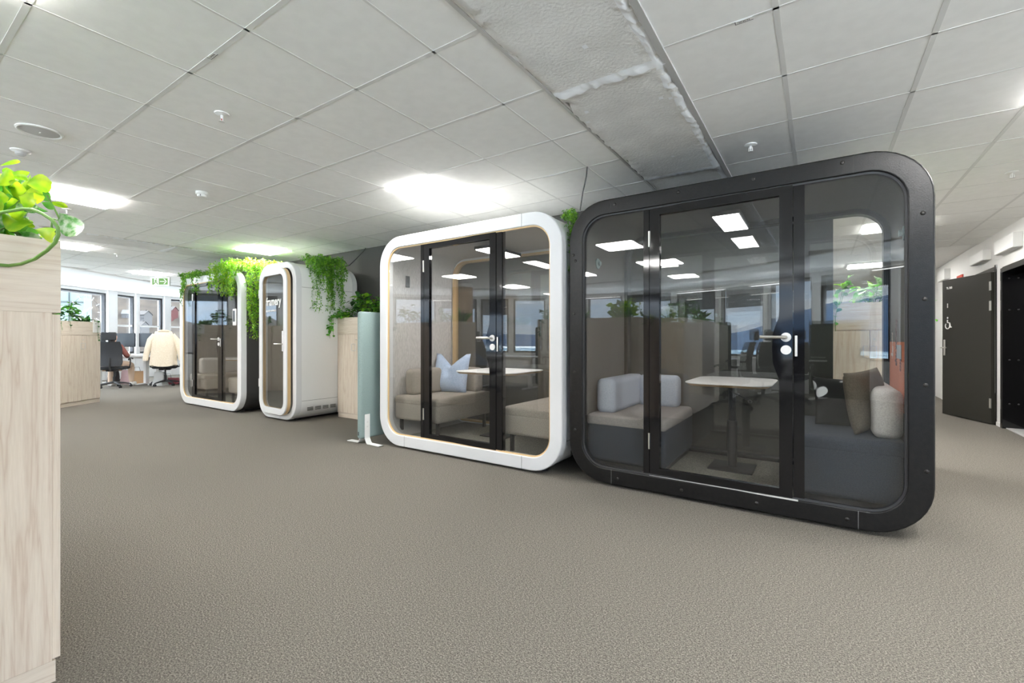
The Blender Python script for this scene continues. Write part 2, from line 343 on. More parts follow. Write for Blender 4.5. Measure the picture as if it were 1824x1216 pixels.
# exposed rough strips of painted concrete
def rough_strip(x0, x1, y0, y1, seed, name, joint=()):
    rnd = random.Random(seed); b = MB(); nx, ny = 26, int((y1-y0)/.03); vs = []; fs = []
    ph = [rnd.uniform(0, 6) for _ in range(8)]
    lj = [0]*(ny+1); rj = [0]*(ny+1); a = c = 0
    for j in range(ny+1):
        a = a*.7+rnd.gauss(0, .006); c = c*.7+rnd.gauss(0, .004); lj[j] = a; rj[j] = c
    for j in range(ny+1):
        y = y0+(y1-y0)*j/ny
        for i in range(nx+1):
            t = i/nx; x = x0-.012+lj[j]+(x1-x0+.024+rj[j]-lj[j])*t
            z = CEIL-.006+.0035*math.sin(7*x+3*y+ph[0])*math.sin(2.3*y+ph[1])+rnd.gauss(0, .0006)
            for jy, dz in joint:
                if y > jy: z += dz
                if abs(y-jy) < .03: z += rnd.uniform(-.012, .004)
            if i in (0, nx): z += rnd.uniform(0, .018)
            if i in (1, 2, nx-1, nx-2): z += rnd.uniform(-.007, .004)
            vs.append((x, y, z))
    m = []
    for j in range(ny):
        y = y0+(y1-y0)*j/ny
        for i in range(nx):
            p = j*(nx+1)+i; fs.append((p, p+1, p+nx+2, p+nx+1))
            m.append(1 if (i >= nx-2 and rnd.random() < .8) or any(abs(y+.015-jy) < .035 for jy, _ in joint) or rnd.random() < .004 else 0)
    b.v = vs; b.f = fs; b.m = m
    o = b.build(name, ['concrete', 'rough_paint'], smooth=60); return struct(o)
rough_strip(bx0, bx1, -2.6, 4.6, 5, 'trim_2', [(2.35, -.006), (4.0, .008)])
rough_strip(cx0, cx1, -2.4, 4.6, 9, 'trim_3', [(2.9, -.004)])
b = MB(); b.box(bx0-.02, bx1+.02, -3.2, 4.6, CEIL+.02, CEIL+.12); b.box(cx0-.02, cx1+.02, -3.2, 4.6, CEIL+.02, CEIL+.12); struct(b.build('ceiling', 'concrete', smooth=0))
b = MB(); b.box(bx1+.012, bx1+.045, -2.2, 4.6, CEIL-.010, CEIL+.02); b.box(bx0-.035, bx0-.015, -2.4, 4.6, CEIL-.004, CEIL+.02); struct(b.build('trim_4', 'alu', smooth=0))

# walls
b = MB(); b.box(-10.8, .10, 4.6, 4.72, 0, CEIL+.02); struct(b.build('wall_back', 'wall_dark_paint', smooth=0))
b = MB(); b.box(-10.92, -10.8, 4.6, 9.5, 0, CEIL+.02); b.box(-17.7, -10.8, 9.5, 9.6, 0, CEIL+.02); struct(b.build('wall_left', 'wall_white', smooth=0))
b = MB(); b.box(-1.2, 1.97, 13.9, 14.0, 0, CEIL+.02); b.box(-1.3, -1.2, 4.72, 14, 0, CEIL+.02); struct(b.build('wall_far', 'wall_white', smooth=0))
b = MB()   # right wall with three door openings
X = 1.97
for y0, y1, z0, z1 in ((2.6, 7.15, 0, CEIL), (7.15, 8.43, 2.06, CEIL), (8.43, 8.70, 0, CEIL), (8.70, 9.62, 2.10, CEIL), (9.62, 10.9, 0, CEIL), (10.9, 11.8, 2.06, CEIL), (11.8, 14, 0, CEIL)):
    b.box(X, X+.32, y0, y1, z0, z1+.01)
b.box(X+.32, X+1.6, 8.6, 8.7, 0, CEIL+.01); b.box(X+.32, X+1.6, 9.62, 9.72, 0, CEIL+.01); b.box(X+1.5, X+1.6, 8.6, 9.7, 0, CEIL+.01)
struct(b.build('wall_right', 'wall_white', smooth=0))
b = MB(); b.box(X+.31, X+1.6, 8.6, 9.72, CEIL, CEIL+.05); struct(b.build('ceiling', 'tile', smooth=0))
b = MB(); b.box(X-.012, X, 2.6, 7.1, 0, .05); b.box(X-.012, X, 8.47, 8.62, 0, .05); b.box(X-.012, X, 9.7, 10.85, 0, .05); struct(b.build('baseboard_right', 'white_plastic', smooth=0))

# doors of the corridor
b = MB()
b.box(X-.015, X+.24, 8.36, 8.44, 0, 2.06); b.box(X-.015, X+.24, 7.12, 7.20, 0, 2.06); b.box(X-.015, X+.24, 7.2, 8.36, 2.0, 2.07)
f1 = struct(b.build('door_1', 'black_paint', smooth=0, bevel=.003))
b = MB(); b.box(X+.20, X+.25, 7.2, 8.36, .01, 2.0); b.build('door_leaf', 'door_black', f1, 0)
b = MB(); b.box(X+.02, X+.2, 7.2, 8.36, 0, .012); b.build('threshold', 'alu', f1, 0)
b = MB()
for z in (1.92, 1.52, .88, .32):
    for xx in (.05, .13): b.sphere((X+xx, 8.357, z), .011, 8, 5)
b.build('screw_cap', 'black_plastic', f1)
b = MB(); b.box(X-.01, X+.1, 8.63, 8.70, 0, 2.14); b.box(X-.01, X+.1, 9.62, 9.67, 0, 2.12); b.box(X-.01, X+.1, 8.7, 9.62, 2.07, 2.12)
f2 = struct(b.build('door_2', ['black_paint'], smooth=0, bevel=.003))
leaf = thing('open_door', 'black door standing open into the corridor, with white wheelchair symbol and steel handle', 'door', (X-.012, 8.66, 0), 0)
leaf.rotation_euler = (0, 0, math.radians(21.5))
b = MB(); b.box(-.045, 0, 0, .92, .012, 2.045); b.build('door_leaf', 'door_black', leaf, 0, .002)
for z0, z1 in ((1.80, 1.92), (1.53, 1.66), (.22, .35)):
    b = MB(); b.tube([(-.052, -.004, z0), (-.052, -.004, z1)], .008); b.box(-.048, -.045, 0, .028, z0, z1); b.build('hinge', 'steel', leaf)
b = MB(); b.rbox(-.054, -.045, .85, .885, .90, 1.14, .004); b.build('lock_plate', 'steel', leaf)
b = MB(); b.tube([(-.05, .867, 1.02), (-.10, .867, 1.02), (-.105, .84, 1.02), (-.105, .74, 1.02)], .009); b.build('handle', 'steel', leaf)
RT = (PI/2, 0, -PI/2)
text('TL 203', .042, 'sign_white', leaf, (-.0465, .83, 1.905), RT, bold=.002)
text('II\nII', .035, 'sign_white', leaf, (-.0465, .815, 1.66), (PI/2, -0.0, -PI/2), bold=.004, name='symbol')
b = MB()
def dpt(u, v): return (-.0468, .805-u, 1.37+v)
b.tube([dpt(.045*math.cos(t)+.0, .045*math.sin(t)-.02) for t in [PI*.75+PI*1.4*k/12 for k in range(13)]], .008, 6)
b.tube([dpt(0, .07), dpt(.0, .03), dpt(.045, .02), dpt(.065, -.045), dpt(.085, -.04)], .009, 6); b.sphere(dpt(.0, .10), .016, 8, 6, (.3, 1, 1))
b.build('wheelchair_symbol', 'sign_white', leaf)
b = MB(); b.box(X-.012, X+.06, 10.84, 10.9, 0, 2.11); b.box(X-.012, X+.06, 11.8, 11.86, 0, 2.11); b.box(X-.012, X+.06, 10.9, 11.8, 2.06, 2.11)
f3 = struct(b.build('door_3', 'white_plastic', smooth=0, bevel=.003)); b = MB(); b.box(X+.03, X+.07, 10.9, 11.8, .01, 2.06); b.build('door_leaf', 'white_plastic', f3, 0)
b = MB(); b.tube([(X+.03, 10.98, 1.02), (X-.02, 10.98, 1.02), (X-.02, 11.1, 1.02)], .009); b.build('door_handle', 'steel', f3)
def wallbox(y0, y1, z0, z1, lab):
    r = thing('wall_light', lab, 'wall lamp', (X, (y0+y1)/2, z0)); h = (y1-y0)/2
    b = MB(); b.box(-.085, 0, -h, h, 0, z1-z0); b.build('housing', 'white_plastic', r, 0, .006)
    b = MB(); b.box(-.075, -.01, -h+.02, h-.02, -.004, 0); b.build('end_cap', 'speaker_grey', r, 0)
    return r
wallbox(8.87, 9.53, 2.245, 2.385, 'white box light on the corridor wall above the open black door')
wallbox(7.70, 8.38, 2.225, 2.40, 'white box light on the wall above the recessed black doorway, nearest one')
wallbox(11.2, 11.8, 2.24, 2.43, 'farthest white box light on the corridor wall, beside the black pod edge')
b = MB(); b.box(X-.02, X, 10.32, 10.66, 2.17, 2.215); tag(b.build('wall_sign', 'sign_red', None, 0), 'small red and white sign just above the open black door', 'sign')

# ------------------------------------------------------------------ facade with windows
nwin = [0]
def window(p0, p1, sill=.74, head=2.47, blind=0.0, kind=0, rail=None):
    nwin[0] += 1; p0 = Vector((*p0, 0)); p1 = Vector((*p1, 0)); L = (p1-p0).length; a = math.atan2(p1.y-p0.y, p1.x-p0.x)
    fw = .05; b = MB()
    b.box(0, fw, -.05, .05, sill, head); b.box(L-fw, L, -.05, .05, sill, head); b.box(fw, L-fw, -.05, .05, sill, sill+fw); b.box(fw, L-fw, -.05, .05, head-fw, head)
    o = b.build('window_%d' % nwin[0], 'frame_dark', None, 0); place(o, p0, a); struct(o)
    b = MB(); b.box(fw, L-fw, -.004, .004, sill+fw, head-fw); g = b.build('pane', 'window_glass', o, 0)
    inner = 1
    if rail:
        b = MB(); b.box(fw, L-fw, -.03, .03, rail-.025, rail+.025); b.build('rail', 'plaster', o, 0)
    b = MB(); b.box(-.02, L+.02, -.16, -.06, head-.06, head+.02); b.build('blind_box', 'blind', o, 0)
    if blind: b = MB(); b.box(.02, L-.02, -.11, -.107, head-.06-blind, head-.06); b.build('roller_blind', 'blind_fabric', o, 0)
    b = MB(); b.box(-.04, L+.04, -.20, -.04, sill-.035, sill); b.build('window_sill', 'white_plastic', o, 0)
    return o
def seg_box(b, p0, p1, z0, z1, t=.12, off=0.0):
    p0 = Vector(p0); p1 = Vector(p1); d = (p1-p0).normalized(); nn = Vector((d.y, -d.x))  # outwards is decided by the order of the line
    q = [p0-nn*t/2, p1-nn*t/2, p1+nn*t/2, p0+nn*t/2]
    b.prism([tuple(v) for v in q], lambda p: (p[0], p[1], z0), lambda p: (p[0], p[1], z1))
wf = MB(); low = MB()
rb = random.Random(4)
def win_run(p0, p1, nwn, pier=.16, **k):
    p0 = Vector(p0); p1 = Vector(p1); L = (p1-p0).length; d = (p1-p0)/L; wl = (L-pier*nwn)/nwn
    for i in range(nwn):
        a = p0+d*(i*(wl+pier)+pier/2); c = a+d*wl
        seg_box(wf, p0+d*(i*(wl+pier)), a, 0, CEIL+.02, .2); seg_box(wf, c, c+d*pier/2, 0, CEIL+.02, .2)
        window(c, a, blind=rb.choice([0, .15, .25, .45]), **k)
    seg_box(wf, p0, p1, 2.47, CEIL+.02, .14); seg_box(low, p0, p1, 0, .74, .14)
counts = [1, 3, 2, 2, 2, 2, 2, 2]
for (p, q), n_ in zip(zip(FAC[:-1], FAC[1:]), counts): win_run(p, q, n_)
for i in range(len(LEFTF)-1):
    p, q = LEFTF[i], LEFTF[i+1]
    if i in (0, 2, 4, 6):
        seg_box(wf, p, q, 2.47, CEIL+.02, .14); seg_box(low, p, q, 0, .74, .14)
        window(q, p, rail=None if i == 0 else 1.57)
    else: seg_box(wf, p, q, 0, CEIL+.02, .3)
seg_box(wf, (-17.62, 6.9), (-17.7, 9.6), 0, CEIL+.02)
seg_box(wf, (4.2, .9), (2.8, -2.7), 2.3, CEIL+.02); seg_box(wf, (4.2, 2.6), (4.2, .9), 0, CEIL+.02); seg_box(wf, (4.2, 2.6), (2.2, 2.6), 0, CEIL+.02); seg_box(low, (4.2, .9), (2.8, -2.7), 0, 1.0)
struct(wf.build('wall_window_side', 'plaster', smooth=0)); struct(low.build('wall_under_windows', 'plaster', smooth=0))
# radial plaster beam between the first two windows is part of the ceiling edge
b = MB(); b.tube([(x, y, CEIL-.0) for x, y in EDGE[1:]], .018, 4); struct(b.build('trim_5', 'plaster', smooth=0))

# ------------------------------------------------------------------ outside
b = MB(); n = 48
b.add([(5000*math.cos(2*PI*k/n), 5000*math.sin(2*PI*k/n), -45) for k in range(n)], [tuple(range(n))]); struct(b.build('ground_water', 'water', None, 0), 'pale blue fjord far below the windows')  # matte water kept pale to bounce sky light up to the ceiling
def ridge(name, pts, mat, lab, depth=900, seed=1, z0=-45):
    rnd = random.Random(seed); vs = []; fs = []; rows = 8; k = 0
    fine = []
    for (a, r, h), (a2, r2, h2) in zip(pts[:-1], pts[1:]):
        for i in range(10): t = i/10; fine.append((a+(a2-a)*t, r+(r2-r)*t, h+(h2-h)*t))
    fine.append(pts[-1])
    nz = [0]
    for _ in fine: nz.append(nz[-1]*.7+rnd.gauss(0, .02))
    for j in range(rows+1):
        t = j/rows
        for i, (a, r, h) in enumerate(fine):
            hh = z0+(h*(1+nz[i])-z0)*math.sin(t*PI/2)**1.3+(rnd.gauss(0, h*.012) if 0 < j < rows else 0); rr_ = r+depth*t
            vs.append((rr_*math.cos(a), rr_*math.sin(a), hh))
    m = len(fine)
    for j in range(rows):
        for i in range(m-1): fs.append((j*m+i, j*m+i+1, (j+1)*m+i+1, (j+1)*m+i))
    b = MB(); b.add(vs, fs); o = b.build(name, mat, None, 60); o['kind'] = 'structure'; o['label'] = lab; return o
R = math.radians
ridge('wooded_hill', [(R(-103), 2100, 12), (R(-98), 2100, 60), (R(-93), 2000, 150), (R(-88), 2000, 210), (R(-83), 2000, 235), (R(-75), 2000, 260), (R(-60), 2000, 240), (R(-40), 2000, 200)], 'hill_haze_blue', 'wooded hill across the fjord, blue with painted haze', 900, 3)
ridge('distant_hill', [(R(-178), 3600, 20), (R(-165), 3600, 60), (R(-150), 3500, 40), (R(-135), 3500, 75), (R(-120), 3500, 50), (R(-103), 3500, 35)], 'hill_haze_blue', 'low hills on the far shore, blue with painted haze', 700, 5)
ridge('town_shore', [(R(-175), 700, -25), (R(-150), 600, -15), (R(-120), 650, -18), (R(-95), 700, -22), (R(-60), 600, -20)], 'town', 'town by the shore seen far below', 500, 8)
ridge('hillside', [(R(135), 230, 120), (R(150), 240, 110), (R(163), 240, 105), (R(172), 240, 100), (R(185), 260, 90), (R(196), 300, 40), (R(205), 400, 5)], 'hill_brown', 'steep brown wooded hillside beyond the far windows', 330, 12, -30)
def house(loc, rz, wd, dp, h, rh, wall, roof, lab):
    r = thing('house', lab, 'house', loc, rz)
    b = MB(); b.box(-wd/2, wd/2, -dp/2, dp/2, -6, h); b.prism([(-dp/2, h), (dp/2, h), (0, h+rh)], lambda p: (-wd/2, p[0], p[1]), lambda p: (wd/2, p[0], p[1])); b.build('wall', wall, r, 0)
    b = MB()
    for s in (-1, 1): b.add([(-wd/2-.4, s*(dp/2+.5), h-.3), (wd/2+.4, s*(dp/2+.5), h-.3), (wd/2+.4, 0, h+rh+.15), (-wd/2-.4, 0, h+rh+.15), (-wd/2-.4, s*(dp/2+.5), h+.0), (wd/2+.4, s*(dp/2+.5), h+.0), (wd/2+.4, 0, h+rh+.45), (-wd/2-.4, 0, h+rh+.45)], [(0, 1, 2, 3), (4, 5, 6, 7), (0, 1, 5, 4), (0, 3, 7, 4), (1, 2, 6, 5)])
    b.build('roof', roof, r, 0)
    for k in range(4):
        for z in (.8, 3.0):
            if z+1.4 > h: continue
            x = -wd/2+wd*(k+.5)/4
            b = MB(); b.box(x-.45, x+.45, -dp/2-.05, -dp/2+.02, z, z+1.3); b.build('window', 'house_window', r, 0)
    b = MB(); b.box(wd*.2, wd*.2+.6, -.3, .3, h+rh-.6, h+rh+1); b.build('chimney', roof, r, 0)
    return r

# ------------------------------------------------------------------ ceiling fittings
proto = None
for (x, y, lab) in LPOS:
    if proto is None:
        proto = thing('ceiling_light', lab, 'ceiling light', (x, y, CEIL), 0, 'recessed light panels in the grid ceiling')
        b = MB(); b.loft([[(px, py, z) for px, py in rr(-.292, .292, -.292, .292, .002, i, 1)] for i, z in ((0, .02), (0, -.001), (.022, -.001), (.026, .006))]); b.build('frame', 'white_plastic', proto, 0)
        b = MB(); b.loft([[(px, py, z) for px, py in rr(-.268, .268, -.268, .268, .0005, i, 1)] for i, z in ((0, .006), (0, -.016), (.003, -.018))], caps=True); b.build('diffuser', 'light_panel', proto, 0)
    else: dup(proto, (x, y, CEIL), 0, lab)
def disc_thing(name, lab, cat, loc, parts, group=None):
    r = thing(name, lab, cat, loc, 0, group)
    for pn, mat, fn in parts:
        b = MB(); fn(b); b.build(pn, mat, r)
    return r
disc_thing('ceiling_speaker', 'round ceiling loudspeaker with grey grille, left above the plant', 'speaker', (-4.40, .776, CEIL),
  [('rim', 'white_plastic', lambda b: b.lathe([(.118, 0), (.118, -.006), (.108, -.010), (.100, -.006), (.100, 0)], n=32)), ('grille', 'speaker_grey', lambda b: b.lathe([(.10, 0), (.10, -.005), (.07, -.009), (.02, -.011)], n=32)), ('badge', 'white_plastic', lambda b: b.box(-.012, .012, -.004, .004, -.013, -.010))])
disc_thing('motion_sensor', 'white domed motion sensor on the ceiling beside the round speaker', 'sensor', (-4.97, .776, CEIL),
  [('base', 'white_plastic', lambda b: b.lathe([(.058, 0), (.056, -.006), (.045, -.012), (.032, -.015)], n=24)), ('dome', 'speaker_grey', lambda b: b.lathe([(.032, -.014), (.030, -.030), (.018, -.040), (.006, -.043)], n=20))])
disc_thing('smoke_detector', 'white smoke detector on the ceiling left of the centre light panel', 'smoke detector', (-4.92, 1.967, CEIL),
  [('base', 'white_plastic', lambda b: b.lathe([(.052, 0), (.052, -.022), (.046, -.028)], n=24)), ('cap', 'white_plastic', lambda b: b.lathe([(.040, -.028), (.036, -.046), (.02, -.052)], n=24)), ('vent', 'print_dark', lambda b: [b.box(.022*math.cos(t)+.015, .022*math.cos(t)+.019, .03*math.sin(t)-.004, .03*math.sin(t), -.046, -.030) for t in (-2.2, -1.57, -.9)])])
def sprinkler(loc, lab, red=False):
    disc_thing('sprinkler', lab, 'sprinkler', loc, [('rosette', 'white_plastic', lambda b: b.lathe([(.042, 0), (.040, -.006), (.022, -.010), (.014, -.012)], n=20)),
      ('body', 'steel_white', lambda b: (b.tube([(0, 0, -.01), (0, 0, -.034)], .008), b.tube([(-.011, 0, -.02), (-.011, 0, -.05)], .003), b.tube([(.011, 0, -.02), (.011, 0, -.05)], .003))),
      ('bulb', 'red_glass' if red else 'steel_white', lambda b: b.tube([(0, 0, -.032), (0, 0, -.05)], .004)),
      ('deflector', 'steel_white', lambda b: b.lathe([(.016, -.050), (.018, -.053)], n=12))], 'sprinklers in the ceiling')
sprinkler((-3.11, 1.355, CEIL), 'sprinkler head with red bulb in the upper left ceiling', True)
sprinkler((-.41, 3.72, CEIL), 'sprinkler head above the middle of the black pod')
sprinkler((1.36, 5.56, CEIL), 'sprinkler head right of the black pod, over the corridor')
sprinkler((-6.75, 3.80, CEIL), 'sprinkler head next to the light panel over the narrow white pod')
sprinkler((-6.77, 1.40, CEIL), 'sprinkler head behind the hanging leaf of the near plant')
sprinkler((-9.60, 2.59, CEIL), 'sprinkler head beyond the far concrete strip, above the far cabinet')
def clabel(x, y, rz, lab):
    r = thing('ceiling_label', lab, 'label', (x, y, CEIL-.004), rz, 'small marking labels on the ceiling grid')
    b = MB(); b.box(-.034, .034, -.0105, .0105, -.001, 0); b.build('sticker', 'sign_white', r, 0)
    b = MB(); b.box(-.036, -.0335, -.011, .011, -.0014, -.001); b.box(-.036, .036, .009, .0115, -.0014, -.001)
    for i in range(9): b.box(-.025+.0055*i, -.0225+.0055*i, -.004, .005 if i % 3 else .001, -.0014, -.001)
    b.build('print', 'print_dark', r, 0)
clabel(-2.51, 1.05, 0, 'small printed label on the ceiling bar in the upper left')
clabel(-.275, 2.255, 0, 'small printed label on the ceiling bar right of the concrete strip')
b = MB(); b.box(-.12, .12, -.006, .006, -.003, 0); place(tag(b.build('ceiling_clip', 'alu', None, 0), 'thin grey clip on the ceiling bar above the white meeting pod', 'clip'), (-1.88, 3.455, CEIL-.002))
# cables from the ceiling
b = MB(); b.tube([(-1.576, 3.448, CEIL), (-1.585, 3.45, 2.48), (-1.61, 3.46, 2.40), (-1.625, 3.47, 2.37), (-1.667, 3.50, 2.22)], .0055, 6); tag(b.build('power_cable', 'black_plastic'), 'dark cable dropping from the ceiling behind the left corner of the black pod', 'cable')
b = MB(); b.tube([(-5.80, 4.57, CEIL), (-5.88, 4.57, 2.50), (-6.02, 4.55, 2.40), (-6.10, 4.5, 2.31), (-6.18, 4.4, 2.255), (-6.3, 4.3, 2.245), (-6.42, 4.15, 2.228)], .007, 6); tag(b.build('power_cable', 'black_plastic'), 'dark cable curving from the wall down onto the narrow white pod', 'cable')
# exit sign
r = thing('exit_sign', 'hanging green and white running man exit sign with arrow', 'exit sign', (-10.78, 3.58, 2.20), R(31))
b = MB(); b.box(-.20, .20, -.012, .012, 0, .175); b.build('housing', 'sign_lit', r, 0, .004)
for xa, xb in ((-.155, -.125), (-.02, .16)): b = MB(); b.box(xa, xb, -.0135, -.012, .03, .15); b.build('green_field', 'sign_green', r, 0)
b = MB(); b.box(0, .10, -.015, -.0135, .083, .099)
for s in (-1, 1): b.prism([(.075, .091+s*.05), (.10, .091+s*.05), (.145, .091), (.12, .091)], lambda p: (p[0], -.015, p[1]), lambda p: (p[0], -.0135, p[1]))
b.build('arrow', 'sign_lit', r, 0)
b = MB(); b.tube([(-.08, -.014, .125), (-.085, -.014, .09), (-.06, -.014, .06), (-.04, -.014, .035)], .006, 5); b.tube([(-.085, -.014, .09), (-.105, -.014, .06), (-.12, -.014, .045)], .006, 5); b.tube([(-.11, -.014, .10), (-.082, -.014, .115), (-.055, -.014, .095)], .005, 5); b.sphere((-.072, -.014, .14), .010, 8, 5, (1, .3, 1)); b.build('running_man', 'sign_green', r)
for s in (-.16, .16): b = MB(); b.tube([(s, 0, .175), (s, 0, .355)], .002, 5); b.build('hanger', 'white_plastic', r)

# ------------------------------------------------------------------ pods
def pod(name, label, x0, yf, W, D, frame_mat, shell_mat, trim_mat, lining, band=.115, H=2.225, r=.30, seams=(), side_seams=True, group=None, post_mat='black_paint', lamp=True, door=(.651, 1.551), panes=True, lamp_mat='pod_lamp', carpet_mat='pod_carpet'):
    P = thing(name, label, 'office pod', (x0, yf, 0), 0, group); z0 = .02
    def L(inset, y, rad=r): return [(px, y, pz) for px, pz in rr(0, W, z0, H, rad, inset, 10)]
    b = MB(); b.loft([L(.0, .085), L(0, .012), L(.004, .003), L(.012, 0), L(band-.008, 0), L(band-.001, .004), L(band, .012), L(band, .085), L(.06, .085)], closed=True); b.build('front_frame', frame_mat, P, 60, wn=True)
    b = MB(); b.loft([L(.006, .088), L(.006, D-.088), L(.05, D-.088), L(.05, .088)], closed=True); sh = b.build('shell', shell_mat, P, 60, wn=True)
    if side_seams:
        sm = 'seam' if shell_mat == 'white_shell' else 'seam_light'
        for zz in (H-.36, z0+.27): b = MB(); b.box(W-.0065, W-.0045, .09, D-.09, zz, zz+.003); b.build('seam', sm if sm == 'seam' else 'black_plastic', sh, 0)
        for k in range(4):
            b = MB()
            for q in range(4): b.box(W-.0065, W-.0042, .17+.12*k, .26+.12*k, .15+.013*q, .157+.013*q)
            b.build('air_vent', 'seam', sh, 0)
    b = MB(); b.loft([L(.0, D-.085), L(0, D-.012), L(.012, D), L(band-.008, D), L(band, D-.012), L(band, D-.085), L(.06, D-.085)], closed=True); b.build('back_frame', frame_mat, P)
    b = MB(); b.loft([L(band-.001, .013), L(band+.012, .016), L(band+.012, .028), L(band-.001, .028)], closed=True); b.build('front_trim', trim_mat, P)
    b = MB(); b.loft([L(band-.001, D-.013), L(band+.012, D-.016), L(band+.012, D-.11), L(band-.001, D-.11)], closed=True); b.build('back_trim', trim_mat, P)
    b = MB(); b.loft([L(.082, .086), L(.082, D-.086), L(.075, D-.086), L(.075, .086)], closed=True); b.build('lining', lining, P)
    b = MB(); b.box(.30, W-.30, .09, D-.09, z0+.084, z0+.094); b.build('pod_floor', carpet_mat, P, 0)
    b = MB()
    for sx in (.25, W-.25):
        for sy in (.15, D-.15): b.tube([(sx, sy, 0), (sx, sy, z0+.005)], .03, 12)
    b.box(.3, W-.3, .1, D-.1, .0, z0+.002); b.build('base', 'black_plastic', P)
    inner = rr(0, W, z0, H, r, band+.006, 10); fy = lambda a: (lambda p: (p[0], a, p[1]))
    b = MB(); b.prism(inner, fy(D-.055), fy(D-.045)); b.build('back_glass', 'pod_glass', P, 0)
    for sx, sz in seams:
        b = MB(); b.box(sx-.0012, sx+.0012, -.0006, .002, sz, sz+band-.004); b.build('seam', 'seam', P, 0)
    if panes:
        d0, d1 = door; zt, zb = H-band-.006, z0+band+.006
        b = MB(); b.prism(clipx(inner, 0, d0-.045), fy(.026), fy(.036)); b.build('side_pane', 'pod_glass', P, 0)
        b = MB(); b.prism(clipx(inner, d1+.062, W), fy(.026), fy(.036)); b.build('side_pane', 'pod_glass', P, 0)
        b = MB(); b.box(d0-.046, d0-.004, .018, .075, zb-.005, zt+.005); b.build('door_post', post_mat, P, 0)
        b = MB(); b.box(d1+.004, d1+.063, .018, .075, zb-.005, zt+.005); b.build('door_post', post_mat, P, 0)
        # door, hung on its left edge
        Dr = bpy.data.objects.new('door', None); C.objects.link(Dr); Dr.parent = P; Dr.location = (d0, .018, 0)
        w_ = d1-d0; st = .072; gz0, gz1 = zb+.05, zt-.055
        hb = 1.08
        edge = [(w_-st, gz0), (w_-st, hb-.24), (w_-st-.004, hb-.19), (w_-st-.022, hb-.14), (w_-st-.036, hb-.09), (w_-st-.040, hb), (w_-st-.036, hb+.09), (w_-st-.022, hb+.14), (w_-st-.004, hb+.19), (w_-st, hb+.24), (w_-st, gz1)]
        b = MB(); fb = lambda a: (lambda p: (p[0], a, p[1]))
        b.box(0, st, 0, .04, zb, zt); b.box(st, w_, 0, .04, zb, gz0); b.box(st, w_, 0, .04, gz1, zt)
        for p, q in zip(edge[:-1], edge[1:]): b.prism([p, (w_, p[1]), (w_, q[1]), q], fb(0), fb(.04))
        b.build('door_frame', post_mat, Dr, 0)
        b = MB(); b.prism([(st, gz0)]+edge+[(st, gz1)], fb(.015), fb(.025)); b.build('door_glass', 'pod_glass', Dr, 0)
        b = MB(); b.tube([(w_-.035, -.001, 1.15), (w_-.035, -.012, 1.15)], .029, 20); b.tube([(w_-.035, -.001, 1.07), (w_-.035, -.008, 1.07)], .029, 20); b.build('rosette', 'steel_white', Dr)
        b = MB(); b.tube([(w_-.035, -.01, 1.15), (w_-.035, -.05, 1.15), (w_-.045, -.058, 1.15), (w_-.175, -.058, 1.152)], .0105, 10); b.build('handle', 'steel', Dr)
        b = MB(); b.rbox(w_+.012, w_+.026, -.006, .0, 1.03, 1.16, .005); b.build('strike_plate', 'steel_white', Dr)
        for z in (.33, 1.82):
            b = MB(); b.tube([(-.002, -.006, z), (-.002, -.006, z+.115)], .0075, 8); b.build('hinge', 'steel', Dr)
        b = MB(); b.box(0, w_+.03, -.006, .02, zb-.012, zb-.004); b.build('threshold', 'alu', Dr, 0)
        P['_d'] = 1; del P['_d']
        Dr.rotation_euler = (0, 0, 0)
    if lamp:
        lx = W/2
        b = MB(); b.box(lx-.10, lx+.10, D*.32, D*.82, H-.16, H-.13); lo = b.build('lamp_housing', 'black_plastic', P, 0)
        b = MB(); b.box(lx-.088, lx+.088, D*.33, D*.81, H-.164, H-.160); b.build('lamp_diffuser', lamp_mat, lo, 0)
    return P
BP = pod('meeting_pod', 'large black meeting pod with bolted metal frame, nearest at the right', -1.686, 3.34, 2.215, 1.13, 'black_metal', 'black_shell', 'black_plastic', 'felt_black', lamp_mat='pod_lamp_dim')
for i, (x, z) in enumerate([(0.388, 2.175), (0.859, 2.183), (1.335, 2.182), (0.037, 1.82), (0.055, 1.772), (0.045, 1.344), (1.803, 2.185), (2.163, 1.83), (2.17, 1.357), (0.049, 0.875), (0.052, 0.407), (0.413, 0.072), (0.882, 0.072), (1.353, 0.072), (2.174, 0.884), (2.179, 0.41), (1.827, 0.072)]):
    b = MB(); b.sphere((x, 0, z), .012, 14, 8, (1, .5, 1)); b.build('bolt', 'bolt', BP)
for sx, sz in ((.345, 2.112), (1.855, 2.112), (1.879, .022), (.36, .022)):
    b = MB(); b.box(sx-.0012, sx+.0012, -.0008, .001, sz, sz+.110); b.build('frame_seam', 'seam' if sz > 1 else 'seam_light', BP, 0)
for ch in BP.children:
    if ch.name.startswith('door') and ch.type == 'EMPTY': ch.rotation_euler = (0, 0, R(-.8))
for sx, lab in ((.083, 1), (2.132, -1)):
    b = MB(); b.lathe([(.045, 0), (.045, .008), (.02, .012), (.02, .03)], n=20); b.xf(Matrix.Translation((sx, .38, 1.80)) @ Matrix.Rotation(lab*PI/2, 4, 'Y')); b.build('wall_button', 'leaf_button' if False else 'screen_green', BP)
